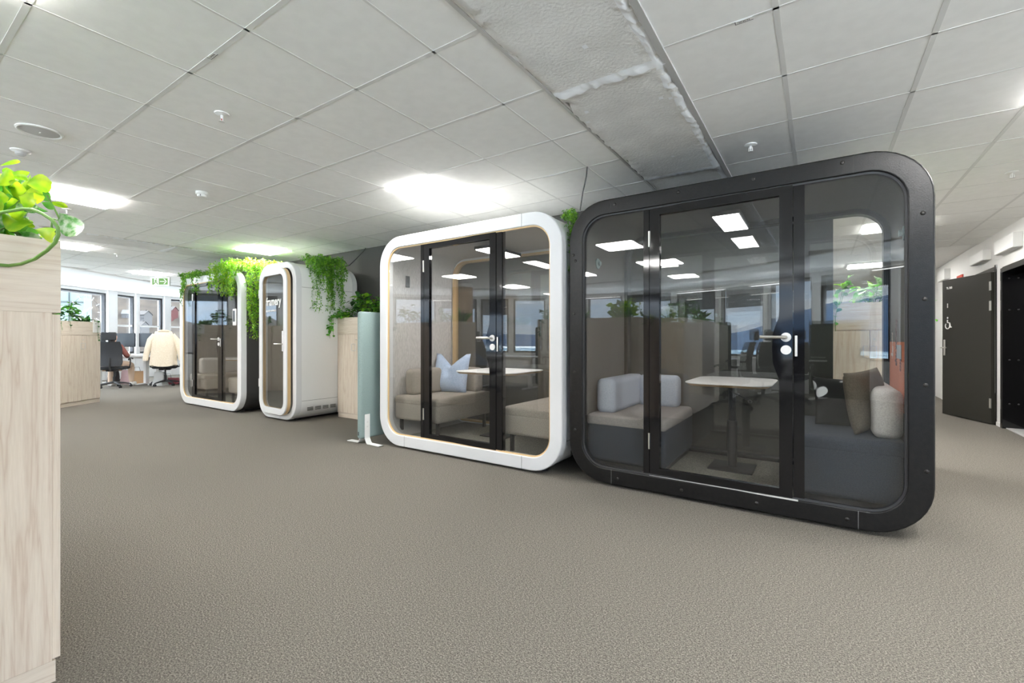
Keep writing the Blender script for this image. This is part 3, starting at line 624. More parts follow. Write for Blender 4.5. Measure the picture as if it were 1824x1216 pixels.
# orange reflection built as a sheet on the black pod's right inner wall
po = thing('orange_reflection', 'orange reflection with sideways lettering, painted on the right inner wall of the black pod', 'orange_reflection', (.44, 3.47, .68))
b = MB(); b.box(-.004, 0, 0, .88, 0, .44); b.build('sheet', 'reflection_orange', po, 0)
po_rot = (PI/2, R(-90), -PI/2)
b = MB(); b.box(-.006, -.004, .30, .50, .33, .42); b.build('grey_square', 'reflection_grey', po, 0)
b = MB(); b.box(-.006, -.004, .68, .70, .34, .41); b.box(-.006, -.004, .70, .78, .34, .36); b.build('pale_mark', 'reflection_pale', po, 0)
text('internettid', .07, 'reflection_pale', po, (-.0052, .70, .32), po_rot, xs=.62)
text('after workshop', .12, 'reflection_ink', po, (-.0052, .50, .28), po_rot, bold=.003, xs=.42)
text('oppgave', .10, 'reflection_ink', po, (-.0052, .32, .25), po_rot, xs=.42)

WP = pod('meeting_pod', 'white meeting pod with wood trim and beige sofas, left of the black pod', -3.957, 3.30, 2.225, 1.17, 'white_frame', 'white_shell', 'wood_trim', 'felt_light', seams=((.385, 2.112), (1.834, 2.112), (.385, .022), (1.834, .022)))
for ch in WP.children:
    if ch.name.startswith('door') and ch.type == 'EMPTY': ch.rotation_euler = (0, 0, R(-.3))
b = MB(); b.rbox(.083, .088, .30, .36, 1.73, 1.86, .004); b.build('wall_switch', 'print_dark', WP)
QP = pod('meeting_pod', 'farthest white fronted pod with charcoal sides and ferns on top', -9.55, 3.46, 2.22, 1.12, 'white_frame', 'charcoal_shell', 'wood_trim', 'felt_black', door=(.50, 1.50), lamp=False)
b = MB(); b.rbox(2.0, 2.10, -.02, .0, 1.36, 1.62, .015); sc_ = b.build('booking_panel', 'steel_white', QP); b = MB(); b.box(2.02, 2.08, -.0215, -.0195, 1.42, 1.59); b.build('display', 'screen_off', sc_, 0)
OP = pod('phone_pod', 'narrow single person white pod with wood edged glass door ajar', -6.878, 3.50, .973, 1.0, 'white_frame', 'white_shell', 'black_paint', 'felt_grey', band=.085, r=.26, panes=False, lamp=False)
Dr = bpy.data.objects.new('door', None); C.objects.link(Dr); Dr.parent = OP; Dr.location = (.03, -.002, 0); Dr.rotation_euler = (0, 0, R(-4.5))
b = MB()
def L2(i, y): return [(px, y, pz) for px, pz in rr(.02, .86, .09, 2.14, .20, i, 10)]
b.loft([L2(0, .0), L2(.0, -.012), L2(.006, -.018), L2(.085, -.018), L2(.09, -.012), L2(.09, 0)], closed=True); b.build('door_frame', 'white_frame', Dr, 60, wn=True)
b = MB(); b.loft([L2(.002, .0), L2(.002, .045), L2(.085, .045), L2(.085, 0)], closed=True); b.build('wood_edge', 'wood_trim', Dr)
b = MB(); b.prism(rr(.02, .86, .09, 2.14, .20, .086, 10), lambda p: (p[0], .01, p[1]), lambda p: (p[0], .02, p[1])); b.build('door_glass', 'pod_glass', Dr, 0)
b = MB(); b.rbox(.745, .80, -.026, -.016, .98, 1.26, .02); b.tube([(.775, -.02, 1.20), (.775, -.032, 1.20)], .016, 14); b.build('lock_plate', 'white_frame', Dr)
b = MB(); b.tube([(.775, -.02, 1.08), (.775, -.065, 1.08), (.765, -.07, 1.08), (.62, -.07, 1.082)], .010, 8); b.build('handle', 'steel', Dr)
for z in (.45, 1.75): b = MB(); b.tube([(.012, -.012, z), (.012, -.012, z+.12)], .009, 8); b.build('hinge', 'steel_white', Dr)
text('framery', .165, 'sign_white', Dr, (.20, .006, 1.63), (PI/2, 0, 0), bold=.004, xs=.88)
text('SILENCE. HAPPINESS.', .034, 'sign_white', Dr, (.20, .006, 1.54), (PI/2, 0, 0), bold=.001)

# ------------------------------------------------------------------ furniture in the pods
def sofa(label, x0, x1, y0, y1, zs, z0, side, seat_mat, top_mat, back_mat, legs, group, bt=.17, hb=.29, wrap=.52, corner=True):
    r = thing('sofa', label, 'sofa', (x0, y0, .115), 0, group); W_, D_ = x1-x0, y1-y0; o = .115
    b = MB(); b.rbox(0, W_, 0, D_, z0-o, zs-.05-o, .04); b.build('seat_base', seat_mat, r)
    b = MB(); b.rbox(-.002, W_+.002, -.002, D_, zs-.10-o, zs-o, .035); b.build('seat', top_mat, r)
    b = MB(); zb = zs-o-.01
    if side < 0: b.rbox(.03, .03+bt, .12, D_-.02, zb, zb+hb, .05)
    else: b.rbox(W_-.008-bt, W_-.008, .12, D_-.02, zb, zb+hb, .05)
    b.build('backrest', back_mat, r)
    if corner:
        b = MB()
        if side < 0: b.rbox(.03+bt-.02, .03+wrap, D_-.17, D_-.02, zb, zb+hb+.0, .05)
        else: b.rbox(W_-.03-wrap, W_-.03-bt+.02, D_-.17, D_-.02, zb, zb+hb, .05)
        b.build('corner_backrest', back_mat, r)
    if legs:
        for lx in (.06, W_-.06):
            for ly in (.06, D_-.08): b = MB(); b.box(lx-.015, lx+.015, ly-.015, ly+.015, 0, z0-o+.02); b.build('leg', 'black_plastic', r, 0)
    else: b = MB(); b.box(.03, W_-.03, .04, D_-.04, 0, z0-o+.02); b.build('plinth', 'black_plastic', r, 0)
    return r
sofa('navy sofa with blue grey backrest at the left in the black pod', -1.59, -.95, 3.455, 4.37, .53, .15, -1, 'fabric_navy', 'fabric_greybrown', 'fabric_bluegrey', False, 'sofas inside the black pod')
sofa('navy sofa with pale grey backrest at the right in the black pod', -.13, .435, 3.455, 4.37, .53, .15, 1, 'fabric_navy', 'fabric_navy', 'fabric_palegrey', False, 'sofas inside the black pod', corner=False, bt=.15, hb=.31)
sofa('beige grey sofa on thin legs at the left in the white pod', -3.865, -3.21, 3.42, 4.35, .53, .27, -1, 'fabric_beige', 'fabric_beige', 'fabric_beige', True, 'sofas inside the white pod')
sofa('beige grey sofa on thin legs at the right in the white pod', -2.40, -1.83, 3.42, 4.35, .53, .27, 1, 'fabric_beige', 'fabric_beige', 'fabric_beige', True, 'sofas inside the white pod', corner=False)
sofa('grey bench sofa at the left inside the farthest pod', -9.45, -8.85, 3.58, 4.42, .53, .27, -1, 'fabric_beige', 'fabric_beige', 'fabric_palegrey', True, 'sofas inside the farthest pod', corner=False)
sofa('grey bench sofa at the right inside the farthest pod', -8.02, -7.43, 3.58, 4.42, .53, .27, 1, 'fabric_beige', 'fabric_beige', 'fabric_palegrey', True, 'sofas inside the farthest pod', corner=False)
def table(label, cx, cy, wx, wy, zt, edge):
    r = thing('pod_table', label, 'table', (cx, cy, .115)); o = .115
    b = MB(); b.loft([[(px, py, z-o) for px, py in rr(-wx/2, wx/2, -wy/2, wy/2, .14, i, 6)] for i, z in ((.03, zt-.026), (.004, zt-.008))], caps=True); b.build('table_edge', edge, r)
    b = MB(); b.loft([[(px, py, z-o) for px, py in rr(-wx/2, wx/2, -wy/2, wy/2, .14, i, 6)] for i, z in ((.004, zt-.009), (0, zt-.004), (.003, zt))], caps=True); b.build('table_top', 'table_white', r)
    b = MB(); b.tube([(0, .0, 0), (0, 0, zt-.32-o)], .036, 16); b.tube([(0, 0, zt-.33-o), (0, 0, zt-.03-o)], .027, 16); b.build('column', 'black_plastic', r)
    b = MB(); b.box(-.11, .11, -.06, .06, zt-.05-o, zt-.026-o); b.build('bracket', 'black_plastic', r, 0, .004)
    b = MB(); b.tube([(-.03, -.03, zt-.05-o), (.03, -.10, zt-.09-o), (.14, -.12, zt-.14-o)], .006, 8); b.sphere((.14, -.12, zt-.145-o), .014, 10, 6); b.build('lever', 'black_plastic', r)
    b = MB(); b.rbox(-.16, .16, -.16, .16, 0, .012, .01); b.build('foot_plate', 'black_plastic', r)
    return r
table('white topped table on a black column in the black pod', -.572, 4.0, .60, .78, .81, 'ply_edge')
table('white topped table with wood edge in the white pod', -2.83, 3.98, .74, .76, .81, 'ply_edge')
table('small white table inside the farthest pod', -8.44, 4.05, .60, .70, .81, 'ply_edge')
r = thing('bar_stool', 'dark stool inside the narrow white pod', 'stool', (-6.39, 3.95, .115))
b = MB(); b.lathe([(.15, .60), (.17, .62), (.17, .66), (.15, .68)]); b.build('seat', 'fabric_navy', r); b = MB(); b.tube([(0, 0, .0), (0, 0, .6)], .025, 12); b.lathe([(.18, 0), (.18, .012), (.03, .02)]); b.build('stem', 'black_plastic', r)
def cushion(label, loc, rot, s=.46, th=.16, mat='cushion_blue', pinch=.16, seed=1, notch=0.0):
    rnd = random.Random(seed); n = 16; b = MB(); vs = []; fs = []
    for sd in (1, -1):
        for j in range(n+1):
            for i in range(n+1):
                u, v = i/n*2-1, j/n*2-1
                px = u*(1-pinch*(1-v*v)*.5)*s/2; pz = v*(1-pinch*(1-u*u)*.5)*s/2
                if notch and v > 0: pz -= notch*s*max(0, 1-abs(u)/.75)**1.1*v
                y = sd*th/2*(max(0, (1-u**4)*(1-v**4)))**.6*(1+.08*math.sin(5*u+seed)*math.cos(4*v+seed))
                y += .006*math.sin(9*u+3*v+seed)*(1-abs(u))*(1-abs(v))
                if notch: y += (-.03*max(0, 1-abs(u)/.3)*(1-v*v*.4)*sd if v > -.2 else 0)
                vs.append((px, y, pz))
    m = (n+1)**2
    for k in (0, m):
        for j in range(n):
            for i in range(n): a = k+j*(n+1)+i; fs.append((a, a+1, a+n+2, a+n+1))
    b.add(vs, fs); o = b.build('cushion', mat, None, 80); o.location = loc; o.rotation_euler = rot
    wl = o.modifiers.new('weld', 'WELD'); wl.merge_threshold = .002
    return tag(o, label, 'cushion')
cushion('light blue cushion with pinched ears on the left sofa of the white pod', (-3.60, 4.06, .745), (R(-14), 0, R(10)), .47, .17, 'cushion_blue', .10, 2, .32)
cushion('black cushion with white fern print edge on the right sofa of the black pod', (.165, 4.08, .68), (R(-34), R(3), R(10)), .40, .14, 'cushion_white_black', .12, 3)
cushion('dark olive brown cushion leaning beside the black one in the black pod', (.262, 3.80, .735), (R(-8), R(-4), R(60)), .40, .12, 'cushion_brown', .10, 4)

# green acoustic screen
r = thing('acoustic_screen', 'pale green fabric floor screen on white feet beside the white pod', 'screen', (-4.13, 3.16, 0))
b = MB(); b.rbox(-.035, .035, 0, 1.25, .06, 1.445, .03, 5); b.build('panel', 'screen_green', r)
b = MB(); b.box(-.006, .006, -.003, .004, .10, .14); b.build('zip_pull', 'black_plastic', r, 0)
for s in (-1, 1):
    b = MB(); pth = [(.038, .32), (.038, .06), (.060, .02), (.075, .006), (.26, .002)]
    for (xa, za), (xb, zb) in zip(pth[:-1], pth[1:]):
        b.add([(s*xa, .05, za), (s*xb, .05, zb), (s*xb, .115, zb), (s*xa, .115, za), (s*(xa+.007), .05, za+.006), (s*(xb+.007), .05, zb+.006), (s*(xb+.007), .115, zb+.006), (s*(xa+.007), .115, za+.006)], [(0, 1, 2, 3), (4, 5, 6, 7), (0, 1, 5, 4), (2, 3, 7, 6), (1, 2, 6, 5), (0, 3, 7, 4)])
    f_ = b.build('foot', 'sign_white', r, 30)
    b = MB()
    for z in (.19, .24): b.tube([(s*.044, .0825, z), (s*.049, .0825, z)], .009, 10)
    b.build('screw', 'steel_white', f_)

# ------------------------------------------------------------------ storage cabinets with planter boxes
HCAB, HPL = 1.222, .24
def make_cabinet(w=.80, d=.42, label='', loc=(0, 0, 0), rz=0, group='storage cabinets of pale ash', handles=True):
    r = thing('storage_cabinet', label, 'cabinet', loc, rz, group)       # front faces local -Y
    b = MB(); b.box(-w/2, w/2, .02, d, .07, HCAB); b.build('body', 'ash', r, 0, .002)
    b = MB(); b.box(-w/2+.002, w/2-.002, .012, d-.005, 0, .07); b.build('plinth', 'ash_h', r, 0)
    for s in (-1, 1):
        b = MB(); x0, x1 = (-w/2+.004, -.0015) if s < 0 else (.0015, w/2-.004); b.box(x0, x1, 0, .02, .075, HCAB-.006); dr = b.build('door', 'ash', r, 0, .0015)
        b = MB(); hx = s*.045; b.tube([(hx-s*.03, -.0, 1.08), (hx-s*.03, -.018, 1.08), (hx+s*.0, -.022, 1.08), (hx, -.022, .98), (hx-s*.03, -.018, .98), (hx-s*.03, 0, .98)], .0035, 6); b.build('handle', 'alu', dr)
    b = MB(); b.tube([(.03, .001, 1.14), (.03, -.006, 1.14)], .009, 10); b.build('lock', 'steel', r)
    return r
def make_planter(w=.80, d=.42, label='', loc=(0, 0, HCAB), rz=0, group='ash planter boxes on the cabinets'):
    r = thing('planter_box', label, 'planter box', loc, rz, group)
    b = MB(); t = .018
    b.box(-w/2, w/2, 0, t, .03, HPL); b.box(-w/2, w/2, d-t, d, .03, HPL); b.box(-w/2, w/2, 0, d, 0, .03)
    b.build('box', 'ash_h', r, 0)
    for xa, xb in ((-w/2, -w/2+t), (w/2-t, w/2)): b = MB(); b.box(xa, xb, t, d-t, .03, HPL-.002); b.build('end_board', 'ash_h', r, 0)
    b = MB(); b.box(-w/2+t, w/2-t, t, d-t, .03, HPL-.03); b.build('soil', 'soil', r, 0)
    return r
cab0 = make_cabinet(label='pale ash cabinet cropped at the left edge, nearest the camera', loc=(-2.50, .42, 0), rz=PI)
pl0 = make_planter(label='planter box on the near cabinet at the left edge', loc=(-2.50, .42, HCAB), rz=PI)
CABS = [((-3.31, .42), PI, 'cabinet next to the near one, seen only mirrored in the pods', 1)]
for k, y in enumerate((-.42, -1.23, -2.04)): CABS.append(((-2.12, y), PI/2+PI, 'cabinet with plain back to the pods, %s' % ('right behind the near one', 'middle of its row', 'last of its row')[k], 1))
CABS += [((-5.62, .60), PI, 'right cabinet of the row mirrored in the white pod', 1), ((-6.43, .60), PI, 'left cabinet of the row mirrored in the white pod', 1)]
fd = Vector((-.62, .785)).normalized(); fa = math.atan2(-fd.y, -fd.x)   # the far row
e1 = Vector((-10.99, 2.736))
farc = []
for k in range(3):
    c = e1-fd*(.41+.81*k); farc.append((c.x, c.y)); CABS.append(((c.x, c.y), math.atan2(fd.y, fd.x), ('far pale cabinet beside the desks, with a card on its planter', 'second far cabinet, half hidden by the near one', 'third far cabinet hidden behind the near one')[k], 1))
CABS += [((-5.51, 4.15), 0, 'pale cabinet between the narrow white pod and the green screen', 2), ((.37, 5.03), 0, 'cabinet seen through the right pane of the black pod', 1)]
for (c, rz, lab, kind) in CABS:
    if kind == 2:
        dd = dup(cab0, (*c, 0), rz, lab); dup(pl0, (*c, HCAB), rz, lab.replace('cabinet', 'planter box on the cabinet', 1))
    else: dup(cab0, (*c, 0), rz, lab); dup(pl0, (*c, HCAB), rz, lab.replace('cabinet', 'planter box on the cabinet', 1))
# info card on the far planter
cpos = e1-fd*.10; nrm = Vector((fd.y, -fd.x))   # towards the camera side
cd = thing('info_card', 'small white card on the planter of the far cabinet', 'card', (cpos.x+nrm.x*.008, cpos.y+nrm.y*.008, HCAB+.05), math.atan2(fd.y, fd.x))
b = MB(); b.box(-.085, .085, -.003, .003, 0, .20); b.build('sheet', 'sign_white', cd, 0)
b = MB(); b.sphere((-.03, -.004, .16), .014, 8, 6, (1, .2, 1)); 
for k in range(4): b.box(-.04, .045, -.0045, -.003, .07+.018*k, .074+.018*k)
b.build('print', 'speaker_grey', cd)

# ------------------------------------------------------------------ plants
def leaf(b, p, tip, wd, mi=0, droop=.1, roll=0.0, seg=4, fold=.18):
    p = Vector(p); tip = Vector(tip); d = tip-p; L_ = d.length
    if L_ < 1e-5: return
    t = d/L_; up = Vector((0, 0, 1)); s = t.cross(up)
    if s.length < .1: s = Vector((1, 0, 0))
    s.normalize(); s = Matrix.Rotation(roll, 3, t) @ s; nn = s.cross(t).normalized(); vs = []
    prof = [0, .62, 1, .82, .0] if seg == 4 else [0, .9, 0]
    for i, wv in enumerate(prof):
        u = i/(len(prof)-1); c = p+d*u-up*(droop*L_*(u*u-.0))+nn*(.10*L_*math.sin(u*PI))
        h = wd*wv/2
        vs += [tuple(c-s*h+nn*h*fold), tuple(c), tuple(c+s*h+nn*h*fold)]
    fs = []
    for i in range(len(prof)-1): a = i*3; fs += [(a, a+1, a+4, a+3), (a+1, a+2, a+5, a+4)]
    b.add(vs, fs, mi)
def rvec(rnd, lo=-1): return Vector((rnd.uniform(-1, 1), rnd.uniform(-1, 1), rnd.uniform(lo, 1)))
def bush(label, loc, rad, h, n, ln, wd, mats, seed, trail=0, kind='broad', front=(0, -1), group=None, name='leafy_plant'):
    rnd = random.Random(seed); r = thing(name, label, 'plant', loc, 0, group); b = MB(); st = MB()
    nst = max(4, n//7)
    for k in range(nst):
        a = rnd.uniform(0, 2*PI); rr_ = rad*math.sqrt(rnd.random()); hh = h*rnd.uniform(.45, 1); top = Vector((rr_*math.cos(a)*1.15, rr_*math.sin(a)*.7, hh))
        base = Vector((rr_*.3*math.cos(a), rr_*.3*math.sin(a), -.04)); mid = (base+top)/2+Vector((rr_*.1*math.cos(a), rr_*.1*math.sin(a), h*.12))
        st.tube([base, mid, top], [.004, .003, .002], 5)
        if kind == 'broad':
            for q in range(max(2, n//nst)):
                t = rnd.uniform(.35, 1.05); p = base.lerp(mid, t*2) if t < .5 else mid.lerp(top, (t-.5)*2); dv = Vector((math.cos(a+rnd.uniform(-1.6, 1.6)), math.sin(a+rnd.uniform(-1.6, 1.6)), rnd.uniform(-.2, .7))).normalized()
                l_ = ln*rnd.uniform(.6, 1.15); leaf(b, p, p+dv*l_, wd*rnd.uniform(.7, 1.15), rnd.randrange(len(mats)), rnd.uniform(.1, .5), rnd.uniform(-.6, .6))
        elif kind == 'blade':
            dv = Vector((math.cos(a)*rnd.uniform(.2, 1.0), math.sin(a)*rnd.uniform(.1, .6), 1)).normalized()
            for q in range(max(1, n//nst)): 
                dv2 = (dv+rvec(rnd)*.35).normalized(); leaf(b, base, base+dv2*h*rnd.uniform(.7, 1.1), wd*rnd.uniform(.7, 1.1), rnd.randrange(len(mats)), rnd.uniform(.05, .3), rnd.uniform(-1.5, 1.5))
        elif kind == 'frond':
            dv = Vector((math.cos(a), math.sin(a)*.6, rnd.uniform(.5, 1.3))).normalized(); Lf = h*1.25
            pts = [base+dv*Lf*t-Vector((0, 0, .38*Lf*t*t)) for t in [i/8 for i in range(9)]]; st.tube(pts, .0025, 5)
            for i in range(1, 9):
                dd = (pts[i]-pts[i-1]).normalized(); sd = dd.cross(Vector((0, 0, 1))).normalized()
                for s in (-1, 1): leaf(b, pts[i], pts[i]+(sd*s+dd*.5)*ln*(1.1-i/10), wd, rnd.randrange(len(mats)), .25, 0)
    for k in range(trail):
        a0 = rnd.uniform(-.8, .8); p = Vector((rad*a0*1.1, 0, .02)); f = Vector((*front, 0)); out = p+f*.22; L_ = rnd.uniform(.12, .34)
        side = Vector((-front[1], front[0], 0)); p = side*(a0*rad)+Vector((0, 0, .03)); out = p+f*.235
        pts = [p, p.lerp(out, .6)+Vector((0, 0, .05)), out, out+Vector((rnd.uniform(-.03, .03), 0, -L_*.5)), out+Vector((rnd.uniform(-.05, .05), 0, -L_))]
        st.tube(pts, .0025, 5)
        for q in range(int(L_*60)):
            t = rnd.random(); i = min(3, int(t*4)); pp = pts[i].lerp(pts[i+1], t*4-i); dv = rvec(rnd); leaf(b, pp, pp+(dv.normalized()+f*.3)*ln*.6, wd*.7, 0, .2, rnd.uniform(-1, 1))
    b.build('foliage', mats, r, 60); st.build('stems', 'stem', r, 60)
    return r
ZP = HCAB+HPL-.03
def on(c, dx, dy, rz): return (c[0]+dx*math.cos(rz)-dy*math.sin(rz), c[1]+dx*math.sin(rz)+dy*math.cos(rz), ZP)
# near trailing plant: leaves laid out individually
LEAVES = [((-2.076, 0.394, 1.646), (-2.117, 0.343, 1.633), 0.039, 0), ((-2.083, 0.413, 1.552), (-2.003, 0.437, 1.47), 0.046, 1), ((-2.263, 0.337, 1.497), (-2.209, 0.403, 1.447), 0.034, 1), ((-2.072, 0.355, 1.484), (-1.962, 0.375, 1.444), 0.032, 0), ((-2.17, 0.334, 1.602), (-2.138, 0.366, 1.577), 0.039, 0), ((-2.329, 0.36, 1.659), (-2.269, 0.385, 1.633), 0.023, 2), ((-2.328, 0.332, 1.695), (-2.311, 0.328, 1.723), 0.022, 0), ((-2.285, 0.326, 1.684), (-2.244, 0.372, 1.707), 0.017, 0), ((-2.284, 0.325, 1.684), (-2.155, 0.354, 1.657), 0.014, 0), ((-2.259, 0.322, 1.678), (-2.188, 0.325, 1.648), 0.019, 0), ((-2.292, 0.327, 1.686), (-2.359, 0.31, 1.709), 0.019, 0), ((-2.311, 0.329, 1.69), (-2.303, 0.307, 1.668), 0.019, 0), ((-2.227, 0.303, 1.601), (-2.229, 0.334, 1.591), 0.027, 2), ((-2.336, 0.332, 1.682), (-2.298, 0.342, 1.655), 0.016, 2), ((-2.339, 0.303, 1.529), (-2.23, 0.318, 1.522), 0.028, 1), ((-2.309, 0.323, 1.51), (-2.203, 0.33, 1.5), 0.038, 2), ((-2.246, 0.308, 1.553), (-2.116, 0.344, 1.5), 0.046, 0), ((-2.16, 0.374, 1.583), (-2.08, 0.363, 1.604), 0.018, 0), ((-2.245, 0.396, 1.621), (-2.245, 0.421, 1.651), 0.026, 2), ((-2.081, 0.371, 1.575), (-2.061, 0.397, 1.556), 0.016, 2), ((-2.242, 0.414, 1.613), (-2.168, 0.452, 1.594), 0.013, 0), ((-2.242, 0.352, 1.547), (-2.229, 0.364, 1.538), 0.016, 2), ((-2.201, 0.358, 1.511), (-2.173, 0.371, 1.513), 0.011, 0), ((-2.19, 0.337, 1.563), (-2.103, 0.369, 1.563), 0.018, 1), ((-2.293, 0.31, 1.72), (-2.163, 0.336, 1.715), 0.009, 0), ((-2.333, 0.298, 1.583), (-2.304, 0.337, 1.594), 0.038, 0), ((-2.381, 0.3, 1.63), (-2.255, 0.317, 1.64), 0.042, 0), ((-2.397, 0.298, 1.568), (-2.317, 0.326, 1.556), 0.039, 0), ((-2.348, 0.296, 1.503), (-2.328, 0.323, 1.496), 0.038, 2), ((-2.317, 0.339, 1.539), (-2.238, 0.366, 1.515), 0.035, 2)]
np_ = thing('trailing_plant', 'bright lime trailing plant with looping vine over the near cabinet', 'plant', (-2.30, .28, ZP))
off = Vector((2.30, -.28, -ZP))
camv = Vector((0, 0, CAM_H))
b = MB(); st = MB(); rnd = random.Random(5)
def facing_leaf(b, p, t, wd, mi, tilt=0):
    p = Vector(p); t = Vector(t); d = t-p; L_ = d.length; view = (p+t)/2-off*0-camv; view.normalize(); s = d.cross(view).normalized(); s = Matrix.Rotation(tilt, 3, d.normalized()) @ s; nn = s.cross(d.normalized()); vs = []; prof = [0, .62, .94, 1, .82, .5, .0]
    for i, wv in enumerate(prof):
        u = i/(len(prof)-1); c = p+d*u+nn*(.12*L_*math.sin(u*PI)); h = wd*wv/2
        vs += [tuple(c-s*h+nn*h*.3+off), tuple(c-s*h*.5+nn*h*.1+off), tuple(c+off), tuple(c+s*h*.5+nn*h*.1+off), tuple(c+s*h+nn*h*.3+off)]
    fs = []
    for i in range(len(prof)-1):
        for q in range(4): a = i*5+q; fs.append((a, a+1, a+6, a+5))
    b.add(vs, fs, mi)
for k, (p, t, wd, mi) in enumerate(LEAVES): facing_leaf(b, p, t, wd*1.5, mi, rnd.uniform(-.4, .4))
for k in range(110):     # the mass of leaves inside the box behind the first ones
    p = Vector((rnd.uniform(-2.55, -2.20), rnd.uniform(.14, .37), 1.47+rnd.uniform(0, .19))); dv = Vector((rnd.uniform(-1, 1), rnd.uniform(-.6, .8), rnd.uniform(-.2, .9))).normalized(); facing_leaf(b, p, p+dv*rnd.uniform(.07, .12), rnd.uniform(.04, .06), rnd.choice((0, 0, 2, 1)), rnd.uniform(-1, 1)); st.tube([Vector((p.x*.5-1.18, .22, ZP))+off, p+off], .002, 4)
b.build('foliage', ['leaf_lime', 'leaf_varieg', 'leaf_green'], np_, 60)
V1 = [(-2.25, 0.22, 1.49), (-2.12, 0.29, 1.53), (-2.06, 0.325, 1.54), (-2.035, 0.342, 1.538), (-2.009, 0.359, 1.526), (-1.984, 0.376, 1.506), (-1.968, 0.387, 1.482), (-1.967, 0.388, 1.459), (-1.975, 0.382, 1.435), (-1.996, 0.368, 1.41), (-2.028, 0.347, 1.384), (-2.062, 0.323, 1.368), (-2.096, 0.301, 1.363), (-2.09, 0.22, 1.361), (-2.085, 0.12, 1.39)]
b = MB(); b.tube([Vector(p)+off for p in V1], .0052, 8)
b.tube([Vector(p)+off for p in [(-2.108, 0.389, 1.607), (-2.096, 0.397, 1.581), (-2.084, 0.406, 1.552), (-2.076, 0.411, 1.533), (-2.079, 0.409, 1.526), (-2.09, 0.401, 1.53)]], .0025, 6)
b.tube([Vector(p)+off for p in [(-1.975, .384, 1.47), (-2.056, 0.4, 1.473), (-2.065, 0.394, 1.484), (-2.068, 0.392, 1.502), (-2.066, 0.393, 1.517)]], .003, 6); b.build('vine', 'stem', np_)
st.build('stems', 'stem', np_)
FB = ['leaf_lime', 'leaf_green']; DB = ['leaf_dark', 'leaf_green']
# plants on the other planters
c = (-2.50, .42); bush('lime leafed plant poking out past the near planter box', (-2.40, .40, ZP-.05), .03, .14, 8, .06, .03, ['leaf_lime'], 31)
def row_plants(c, rz, seed, where, tall=.30, mats=DB):
    kinds = [('broad', .16, .075), ('blade', .05, .05), ('frond', .05, .012), ('broad', .10, .05)]
    for k, dx in enumerate((-.24, .03, .27)):
        kd, ln, wd = kinds[(seed+k) % 4]
        words_ = {'broad': 'broad leafed', 'blade': 'upright bladed', 'frond': 'feathery'}[kd]
        bush('%s %s plant, %s' % (('left', 'middle', 'right')[k], words_, where), on(c, dx, .2, rz), .15, tall*(.75+.25*((seed+k) % 3)), 40 if kd != 'frond' else 60, ln if kd != 'frond' else .05, wd, mats, seed*10+k, 1 if k != 1 else 0, kd, (math.sin(rz), -math.cos(rz)), 'potted greenery in the planter boxes')
for i, (c, rz, lab, kind) in enumerate(CABS):
    wh = ['on the cabinet next to the near one', 'behind the near cabinet', 'middle of the row behind the near cabinet', 'at the end of the row behind the near cabinet', 'mirrored at the right in the white pod door', 'mirrored at the left in the white pod',
          'on the far cabinet with the card', 'on the second far cabinet', 'on the third far cabinet', 'between the narrow pod and the green screen', 'seen through the right pane of the black pod'][i]
    if i in (3, 8): continue
    if i == 9: continue
    row_plants(c, rz, i+1, wh, .30 if i != 10 else .26, DB if i not in (10,) else ['leaf_green', 'leaf_varieg', 'leaf_fern'])
bush('trailing leafy plant hanging over the left end of the cabinet by the narrow pod', (-5.80, 4.24, ZP), .13, .17, 110, .085, .050, ['leaf_green', 'leaf_fern'], 77, 7, 'broad', (-.3, -1))
bush('tall broad leafed plant behind the green fabric screen', (-5.36, 4.30, ZP), .26, .36, 150, .13, .065, ['leaf_green', 'leaf_fern', 'leaf_dark'], 78, 0, 'broad', (0, -1))
# hanging ferns
def fern(label, loc, strings, spread, group='artificial ferns hanging from the pods', mats=('leaf_fern', 'leaf_fern_deep'), seed=1, crown=.10, dens=1.25, lw=.019, ll=.040):
    rnd = random.Random(seed); r = thing('hanging_fern', label, 'plant', loc, 0, group); b = MB(); st = MB()
    for (dx, dy, L_, ox, oy) in strings:    # each string starts on top and falls L_ down, going out by (ox, oy)
        p0 = Vector((dx, dy, rnd.uniform(.0, crown))); pts = [p0]; n_ = 7
        out = p0+Vector((ox, oy, rnd.uniform(-.01, .05)))
        pts.append(p0.lerp(out, .5)+Vector((0, 0, .03))); pts.append(out)
        for k in range(1, n_): pts.append(out+Vector((rnd.uniform(-.02, .02)+ox*.1*k/n_, rnd.uniform(-.02, .02)+oy*.1*k/n_, -L_*k/(n_-1))))
        st.tube(pts, .0015, 4)
        tot = int((L_+.15)*110*dens)
        for q in range(tot):
            t = rnd.random()*(len(pts)-1.001); i = int(t); pp = pts[i].lerp(pts[i+1], t-i); dv = rvec(rnd, -1.2).normalized()
            pp = pp+rvec(rnd)*.012; leaf(b, pp, pp+dv*ll*rnd.uniform(.6, 1.3), lw, rnd.randrange(len(mats)), .1, rnd.uniform(-1, 1), seg=2)
    b.build('foliage', list(mats), r, 0); st.build('stems', 'stem', r, 0)
    return r
rnd = random.Random(11)
